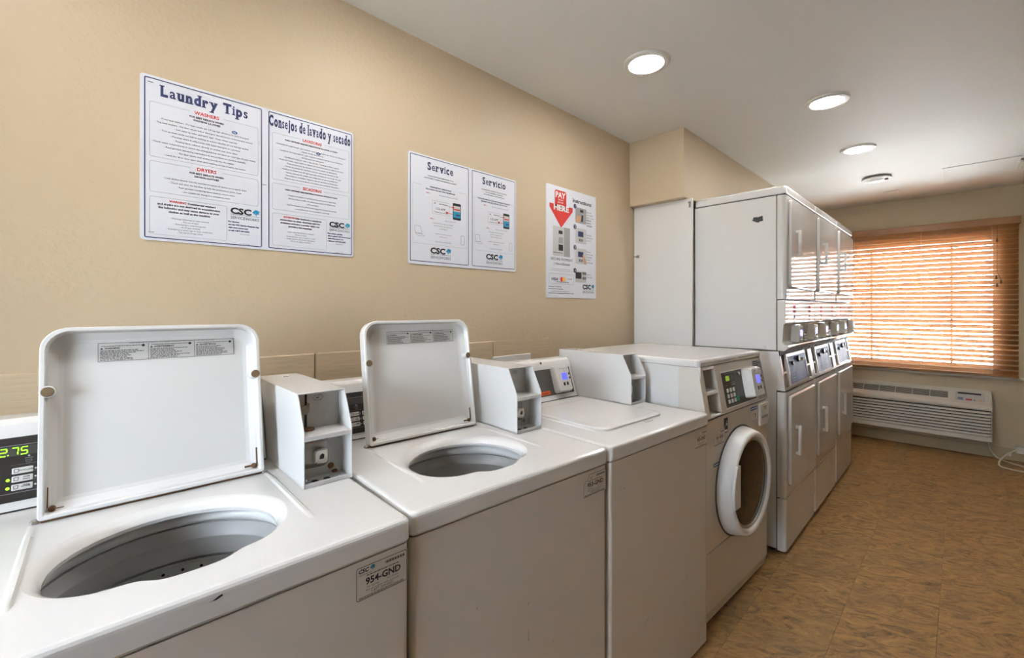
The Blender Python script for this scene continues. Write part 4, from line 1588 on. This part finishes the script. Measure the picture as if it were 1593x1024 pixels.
# service board
t, F, PW, PH = board('service_sign', 'white two-panel board headed Service and Servicio, right of the laundry tips', .930, 1.535, 1.523, 1.973)
for (a, b, head, hw, l1, l2, s1, s2, tail) in (
    (0, .313, 'Service', .135, ['YOUR SATISFACTION IS IMPORTANT TO US', 'AND PROPERLY WORKING MACHINES ARE A PRIORITY'], ['PLEASE REPORT A SERVICE ISSUE', 'FOLLOWING THE EASY TWO STEP METHOD'],
     'Take a picture of the machine ID number', 'Report the service issue', ['Using the CSC Service App, enter Request,', 'choose on the bar code, enter the issue', 'and click Report', '', 'Complete online service request at', 'www.cscsw.com', '', 'Call us toll-free at 1-877-264-6622']),
    (.318, .605, 'Servicio', .150, ['SU SATISFACCIÓN ES IMPORTANTE PARA NOSOTROS', 'Y EL FUNCIONAMIENTO APROPIADO', 'DE LAS MÁQUINAS ES NUESTRA PRIORIDAD'], ['POR FAVOR, REPORTE CUALQUIER PROBLEMA DE SERVICIO', 'SIGUIENDO ESTE FÁCIL MÉTODO DE DOS PASOS'],
     'Tome una foto del número de identificación', 'Reporte el problema de servicio', ['Use la aplicación CSC Service Request,', 'seleccione el código de barras,', 'ingrese el problema y envíelo', '', 'Complete la solicitud de servicio en línea', 'www.cscsw.com', '', 'Llame gratis al 1-877-264-6622'])):
    cx = (a + b) / 2
    w = b - a
    Y = lambda f: PH * (1 - f)
    bm = B(); outline(bm, rrect(a + .009, b - .008, Y(.972), Y(.018), .003, 3), .0026, F, h1)
    obj('border', bm, 'navy', t)
    bm = B(); serif_text(bm, head, cx, Y(.125), .031, F, h1, width=hw, bold=.035)
    obj('heading', bm, 'navy', t)
    lines, red, bold, small, blue = B(), B(), B(), B(), B()
    y = .185
    for s in l1:
        text(bold, s, cx, Y(y), .0046, F, h1, bold=.015, maxw=w * .80)
        y += .023
    y = .285
    for s in l2:
        text(blue, s, cx, Y(y), .0052, F, h1, bold=.03, maxw=w * .80)
        y += .024
    gap_frame(lines, a + .020, b - .018, Y(.81), Y(.275), a + w * .2, a + w * .8, .0006, F, h1)
    text(red, 'STEP 1:', a + w * .30, Y(.345), .0045, F, h1, bold=.02)
    text(small, s1, a + w * .63, Y(.345), .0042, F, h1, maxw=w * .42)
    text(red, 'STEP 2:', a + w * .36, Y(.575), .0045, F, h1, bold=.02)
    text(small, s2, a + w * .66, Y(.575), .0042, F, h1, maxw=w * .40)
    y = .61
    for s in tail:
        if s:
            text(small, s, a + w * .54, Y(y), .0042, F, h1, maxw=w * .52)
        y += .0245
    # equipment tag and phone pictures
    tx0, tx1 = a + w * .36, a + w * .64
    outline(lines, rrect(tx0, tx1, Y(.52), Y(.40), .003, 2), .0007, F, h1)
    text(bold, '123-APP', (tx0 + tx1) / 2, Y(.48), .010, F, h1, maxw=.06)
    text(bold, 'csc', tx0 + .014, Y(.425), .005, F, h1, bold=.03)
    greek(small, tx0 + .035, tx1 - .006, Y(.425), .003, F, h1)
    greek(small, tx0 + .008, tx1 - .008, Y(.505), .002, F, h1)
    px0, px1 = a + w * .70, a + w * .84
    outline(lines, [(a + w * .10, Y(.72)), (a + w * .20, Y(.72)), (a + w * .18, Y(.655)), (a + w * .09, Y(.655))], .0012, F, h1)
    outline(lines, [(a + w * .10, Y(.725)), (a + w * .20, Y(.725)), (a + w * .25, Y(.74)), (a + w * .15, Y(.745))], .0012, F, h1)
    outline(lines, rrect(a + w * .84, a + w * .90, Y(.78), Y(.69), .006, 3), .0014, F, h1)
    rect(red, px0 - .022, px0 - .002, Y(.432), Y(.428), F, h1)
    poly(red, [(px0 + .012, Y(.43)), (px0 - .002, Y(.42)), (px0 - .002, Y(.44))], F, .0012)
    rect(red, tx1 - .008, px0 - .001, Y(.497), Y(.493), F, h1)
    poly(red, [(tx1 - .022, Y(.485)), (tx1 - .006, Y(.483)), (tx1 - .010, Y(.507))], F, .0012)
    obj('box_lines', lines, 'line_ink', t)
    obj('red_print', red, 'red', t)
    obj('bold_print', bold, 'ink', t)
    obj('fine_print', small, 'grey_ink', t)
    obj('blue_print', blue, 'navy', t)
    bm = B(); poly(bm, rrect(px0, px1, Y(.545), Y(.385), .004, 3), F, h1)
    ph = obj('phone_picture', bm, 'black', t)
    bm = B(); rect(bm, px0 + .003, px1 - .003, Y(.525), Y(.465), F, .0009)
    obj('picture_lower', bm, 'cyan', ph)
    bm = B(); rect(bm, px0 + .003, px1 - .003, Y(.465), Y(.410), F, .0009); poly(bm, rrect(px0 + .006, px1 - .006, Y(.515), Y(.49), .002, 2), F, .0011) if False else None
    obj('picture_upper', bm, 'light_pic', ph)
    bm = B(); rect(bm, px0 + .005, px1 - .005, Y(.452), Y(.440), F, .0012)
    obj('picture_banner', bm, 'red', ph)
    bm = B(); rect(bm, px0 + .016, px1 - .006, Y(.503), Y(.492), F, .0012)
    obj('picture_button', bm, 'navy', ph)
    logo(t, F, a + w * .50, Y(.945), .105)

# payment instruction board
t, F, PW, PH = board('payment_sign', 'tall white instruction board with red Pay Here arrow beside the white closing board', 1.761, 2.214, 1.402, 2.011, .006)
Y = lambda f: PH * (1 - f)
X = lambda f: PW * f
bm = B()
poly(bm, rrect(X(.155), X(.375), Y(.20), Y(.035), .012, 4), F, h1)
poly(bm, [(X(.06), Y(.165)), (X(.50), Y(.165)), (X(.50), Y(.20)), (X(.285), Y(.36)), (X(.265), Y(.36)), (X(.06), Y(.20))], F, h1)
ar = obj('red_arrow', bm, 'red', t)
bm = B()
text(bm, 'PAY', X(.265), Y(.10), .030, F, .0010, width=X(.19), bold=.04)
text(bm, 'THE NEW', X(.265), Y(.125), .007, F, .0010, bold=.02)
text(bm, 'EASY WAY', X(.265), Y(.148), .007, F, .0010, bold=.02)
text(bm, 'HERE', X(.28), Y(.215), .030, F, .0010, width=X(.29), bold=.04)
obj('arrow_print', bm, 'white_ink', ar)
bm = B(); text(bm, 'Instructions:', X(.70), Y(.105), .021, F, h1, width=X(.40), bold=.03)
text(bm, 'SECURE PAYMENT', X(.29), Y(.665), .014, F, h1, width=X(.42))
text(bm, '| IdentiShield', X(.29), Y(.705), .013, F, h1, width=X(.30))
for k, ls in enumerate((['Swipe your', 'card or Mobile', 'wallet or device', 'OPEN UP', 'AND TO', 'THE RIGHT'], ['The reader', 'will authorize', 'your card'], ['Press any', 'button for the', 'load amount', 'on touch', 'or card to pay'], ['Select and', 'START cycle'])):
    for i, s in enumerate(ls):
        text(bm, s, X(.79), Y(.175 + k * .19 + .026 * i + (.03 if len(ls) < 4 else 0)), .0075, F, h1, align='l', maxw=X(.19), bold=.03 if s.isupper() else 0)
greek(bm, X(.04), X(.28), Y(.905), .003, F, h1); text(bm, '(c) 2017 CSC ServiceWorks Inc. All Rights Reserved', X(.27), Y(.945), .005, F, h1, maxw=X(.46))
greek(bm, X(.04), X(.52), Y(.962), .003, F, h1); greek(bm, X(.04), X(.32), Y(.925), .003, F, h1)
obj('bold_print', bm, 'ink', t)
bm = B()
rect(bm, X(.10), X(.46), Y(.742), Y(.740), F, h1); rect(bm, X(.06), X(.50), Y(.757), Y(.755), F, h1)
outline(bm, rrect(X(.05), X(.52), Y(.875), Y(.785), .003, 3), .0012, F, h1)
greek(bm, X(.19), X(.42), Y(.862), .005, F, h1); greek(bm, X(.40), X(.49), Y(.83), .004, F, h1)
obj('fine_print', bm, 'line_ink', t)
bm = B(); text(bm, 'VISA', X(.155), Y(.845), .014, F, h1, width=X(.12), bold=.03, shear=.25)
obj('card_mark', bm, 'navy', t)
bm = B(); disc(bm, .0125, .0002, 0, 0, 0, 'z', 18, mtx=F @ Matrix.Translation((X(.285), Y(.832), h1)))
obj('card_mark', bm, 'red', t)
bm = B(); disc(bm, .0125, .0002, 0, 0, 0, 'z', 18, mtx=F @ Matrix.Translation((X(.325), Y(.832), h1 + .0003)))
obj('card_mark', bm, 'yellow_ink', t)
# pictures
bm = B(); rect(bm, X(.12), X(.445), Y(.625), Y(.36), F, h1)
dp = obj('machine_picture', bm, 'light_pic', t)
bm = B(); rect(bm, X(.33), X(.445), Y(.625), Y(.36), F, .0010)
obj('picture_shade', bm, 'grey_pic', dp)
bm = B(); poly(bm, rrect(X(.225), X(.30), Y(.425), Y(.395), .002, 2), F, .0011); rect(bm, X(.225), X(.31), Y(.575), Y(.52), F, .0011)
rect(bm, X(.125), X(.30), Y(.598), Y(.594), F, .0011)
obj('picture_detail', bm, 'ink', dp)
bm = B(); rect(bm, X(.225), X(.31), Y(.51), Y(.455), F, .0011)
obj('picture_detail', bm, 'grey_pic', dp)
for k in range(4):
    y0, y1 = .29 + .192 * k, .135 + .192 * k
    if k == 3:
        y1 = .735; y0 = .85
    bm = B(); poly(bm, rrect(X(.555), X(.785), Y(y0), Y(y1 + .01), .006, 3), F, h1)
    pic = obj('step_picture', bm, 'grey_pic' if k == 0 else 'light_pic', t)
    bm = B()
    if k == 0:
        poly(bm, [(X(.555), Y(.285)), (X(.62), Y(.288)), (X(.70), Y(.24)), (X(.69), Y(.215)), (X(.64), Y(.225)), (X(.58), Y(.22))], F, .0010)
        obj('hand_picture', bm, 'skin_pic', pic)
        bm = B(); rect(bm, X(.65), X(.72), Y(.185), Y(.16), F, .0010); poly(bm, [(X(.67), Y(.275)), (X(.71), Y(.27)), (X(.72), Y(.21)), (X(.68), Y(.21))], F, .0012)
        obj('picture_detail', bm, 'ink', pic)
    elif k < 3:
        rect(bm, X(.61), X(.72), Y(y0 - .065), Y(y0 - .115), F, .0010)
        obj('screen_picture', bm, 'navy', pic)
        bm = B()
        for q in range(3):
            rect(bm, X(.63 + .03 * q), X(.65 + .03 * q), Y(y0 - .02), Y(y0 - .045), F, .0010)
        obj('picture_detail', bm, 'grey_ink', pic)
        if k == 2:
            bm = B(); poly(bm, [(X(.70), Y(y0 - .085)), (X(.72), Y(y0 - .095)), (X(.785), Y(y0 - .03)), (X(.785), Y(y0)), (X(.74), Y(y0))], F, .0012)
            obj('hand_picture', bm, 'skin_pic', pic)
    else:
        rect(bm, X(.56), X(.68), Y(.815), Y(.755), F, .0010)
        for qx in range(3):
            for qy in range(2):
                rect(bm, X(.705 + .027 * qx), X(.722 + .027 * qx), Y(.82 - .045 * qy), Y(.795 - .045 * qy), F, .0010)
        obj('picture_detail', bm, 'ink', pic)
    bm = B(); disc(bm, .0135, .0002, 0, 0, 0, 'z', 20, mtx=F @ Matrix.Translation((X(.545), Y(y1 + .005), .0012)))
    nb = obj('step_number', bm, 'navy', t)
    bm = B(); text(bm, str(k + 1), X(.545), Y(y1 + .016), .014, F, .0018, bold=.03)
    obj('number_print', bm, 'white_ink', nb)
logo(t, F, X(.83), Y(.955), .115)
bm = B()
for px, pz in ((.008, .012), (PW - .008, PH - .012)):
    disc(bm, .0025, .0012, 0, 0, 0, 'z', 10, mtx=F @ Matrix.Translation((px, pz, 0)))
obj('pin', bm, 'steel', t)

# ================================================================== WALL BOX
t = thing('laundry_valve_box', 'white plastic frame of a recessed wall box behind the washer with closed lid', 'wall box', (1.4935, YL - .013, .93))
bm = B()
for a, b, c, d in ((-.128, .128, .155, .188), (-.128, .128, 0, .03), (-.128, -.095, .0305, .1545), (.095, .128, .0305, .1545)):
    box(bm, a, b, -.012, 0, c, d, .003, 1)
obj('frame', bm, 'plastic', t)
bm = B(); box(bm, -.1, .1, -.004, -.001, .02, .16)
obj('recess', bm, 'rubber', t)

# ================================================================== AIR CONDITIONER
t = thing('wall_air_conditioner', 'cream through-wall air conditioner with louvered front under the window blind', 'air conditioner', (5.80, .35, 0))
PY0, PY1 = -.185, .885
bm = B(); prism(bm, [(5.905, .170), (5.735, .170), (5.735, .452), (5.752, .487), (5.88, .585), (5.905, .592)], PY0 + .004, PY1 - .004, axis='x', bev=0) if False else None
prism(bm, [(5.905, .170), (5.735, .170), (5.735, .470), (5.880, .580), (5.905, .588)], PY0 + .006, PY1 - .006, axis='y')
obj('chassis', bm, 'dark', t, world=True)
# top hood with rounded front edge
bm = B(); prism(bm, [(5.712, .440), (5.704, .452), (5.703, .474), (5.708, .487), (5.720, .494), (5.878, .590), (5.905, .597), (5.905, .585), (5.880, .578), (5.735, .470), (5.735, .440)], PY0, PY1, 'y', bev=.004, seg=2)
box(bm, 5.735, 5.905, PY0, PY0 + .012, .168, .50, .003, 1)
hood = obj('hood', bm, 'ptac', t, world=True, smooth=40)
bm = B(); box(bm, 5.703, 5.74, PY0, PY1, .165, .212, .012, 3); box(bm, 5.72, 5.905, PY0, PY1, .165, .178, .004, 1)
obj('bottom_rail', bm, 'ptac', t, world=True, smooth=40)
nl = 8
for k in range(nl):
    z = .2165 + k * .0278
    bm = B()
    path = [Vector((5.80, PY0 + .001, 0)), Vector((5.735, PY0 + .001, 0)), Vector((5.712, PY0 + .012, 0)), Vector((5.704, PY0 + .035, 0)), Vector((5.703, PY0 + .07, 0)), Vector((5.703, PY1, 0))]
    prof = [(0, .001), (0, .012), (.002, .0165), (.010, .0185), (.020, .0185), (.020, 0.001)]
    rings = []
    for i, p in enumerate(path):
        d = (path[min(i + 1, 5)] - path[max(i - 1, 0)]).normalized()
        nrm = Vector((d.y, -d.x, 0))
        if nrm.x < 0 and i > 2 or False:
            nrm = -nrm
        nrm = Vector((-d.y, d.x, 0))
        nrm = nrm if (nrm.dot(Vector((1, 1, 0))) > 0) else -nrm
        rings.append([p + nrm * q[0] + Vector((0, 0, z + q[1])) for q in prof])
    loops(bm, rings)
    obj('front_louver', bm, 'ptac', t, world=True, smooth=40)
# outlet grille sections on the sloping hood
sl = Vector((5.878 - 5.720, 0, .590 - .494))
F = frame((5.720, 0, .494), (0, -1, 0), sl)     # u runs towards the right-hand end of the unit
for k in range(6):
    y0 = .094 + .125 * k
    bm = B(); box(bm, -(y0 + .119), -y0, .045, .135, -.004, .0008, mtx=F)
    g = obj('outlet_grille', bm, 'dark', t, world=True)
    bm = B()
    for q in range(6):
        box(bm, -(y0 + .119), -y0, .052 + q * .0145, .0550 + q * .0145, 0, .0035, mtx=F)
    g2 = obj('vane', bm, 'ptac', g, world=True, kind='stuff')
bm = B(); box(bm, -.045, .140, .020, .150, -.001, .002, .0015, 1, mtx=F)
cp = obj('control_panel', bm, 'light_pic', t, world=True)
bm = B(); box(bm, -.03, .120, .118, .140, 0, .0026, mtx=F)
obj('control_display', bm, 'black', cp, world=True)
bm = B(); box(bm, .022, .060, .034, .052, 0, .005, .001, 1, mtx=F)
obj('button', bm, 'red', cp, world=True)
bm = B(); box(bm, -.03, .005, .056, .064, 0, .004, mtx=F); box(bm, -.03, .005, .036, .046, 0, .004, mtx=F); box(bm, .072, .082, .036, .046, 0, .004, mtx=F)
obj('button', bm, 'blue_ink', cp, world=True)
bm = B(); box(bm, .105, .120, .034, .050, 0, .004, .001, 1, mtx=F); box(bm, -.042, -.034, .034, .046, 0, .004, mtx=F)
obj('button', bm, 'yellow_ink', cp, world=True)
bm = B()
tube(bm, [(5.86, -.165, .175), (5.865, -.172, .10), (5.85, -.20, .03), (5.80, -.25, .008), (5.69, -.36, .008), (5.62, -.48, .008), (5.52, -.50, .008), (5.49, -.42, .008), (5.505, -.353, .008), (5.515, -.28, .008), (5.565, -.225, .010), (5.66, -.225, .03), (5.77, -.275, .075), (5.85, -.335, .110)], .0065, 8, smooth_steps=6)
cd = obj('power_cord', bm, 'cable', t, world=True, smooth=60)
bm = B(); box(bm, 5.845, 5.893, -.40, -.325, .075, .135, .008, 2)
obj('plug', bm, 'plastic', cd, world=True, smooth=40)
bm = B(); box(bm, 5.80, 5.806, -.300, -.275, .055, .082, .001, 1)
obj('cord_tag', bm, 'poster', cd, world=True)

# ================================================================== BLIND
BX = 5.868
BY0, BY1 = -.345, 1.17
t = thing('window_blind', 'orange-brown wooden slat blind glowing with daylight above the air conditioner', 'blind', (BX, .4, .735))
bm = B(); box(bm, BX - .042, BX - .032, BY0 - .012, BY1 + .012, 2.090, 2.154, .002, 1)
box(bm, BX - .042, XW, BY0 - .012, BY0 - .004, 2.090, 2.154, .001, 1)
box(bm, BX - .030, BX + .025, BY0, BY1, 2.098, 2.150)
obj('valance', bm, 'wood', t, world=True)
TILT = 44
nS = 30
pitch = (2.075 - .775) / (nS - 1)
bm = B()
pr = []
for i in range(5):
    u = -1 + i / 2
    pr.append((u * .025, .0016 + .0025 * (1 - u * u)))
pr += [(u * .025, -.0012 + .0025 * (1 - u * u)) for u in (1, .5, 0, -.5, -1)]
prism(bm, pr, BY0, BY1, 'y', mtx=Matrix.Translation((0, 0, 0)))
s0 = obj('slat', bm, 'slat', t, smooth=60)
rs = random.Random(4)
for k in range(nS):
    s = s0 if k == 0 else dup(s0, t)
    s.location = (0, -.4, 2.075 - pitch * k - .735)
    s.rotation_euler = (0, R(TILT + rs.uniform(-1.5, 1.5)), R(rs.uniform(-.05, .05)))
bm = B(); box(bm, BX - .026, BX + .026, BY0, BY1, .735, .755, .003, 1)
obj('bottom_rail', bm, 'wood', t, world=True)
for yy in (.28, -.186, .80):
    bm = B()
    for dx in (-.021, .021):
        tube(bm, [(BX + dx, yy, .755), (BX + dx, yy, 2.09)], .0012, 6)
    z = 2.06
    obj('ladder_cord', bm, 'cord', t, world=True)
bm = B(); tube(bm, [(BX - .034, -.217, 2.09), (BX - .034, -.217, 1.66)], .0014, 6)
tube(bm, [(BX - .034, -.221, 1.66), (BX - .040, -.234, 1.62), (BX - .036, -.240, 1.585)], .0022, 6)
pc = obj('pull_cord', bm, 'rubber', t, world=True)
bm = B()
for pz, py in ((1.955, -.217), (1.585, -.240), (1.555, -.217), (1.625, -.212)):
    lathe(bm, [(0, .018), (.004, .016), (.008, -.012), (.006, -.018), (0, -.018)], BX - .034, py, pz, n=12)
obj('tassel', bm, 'rubber', pc, world=True, smooth=50)
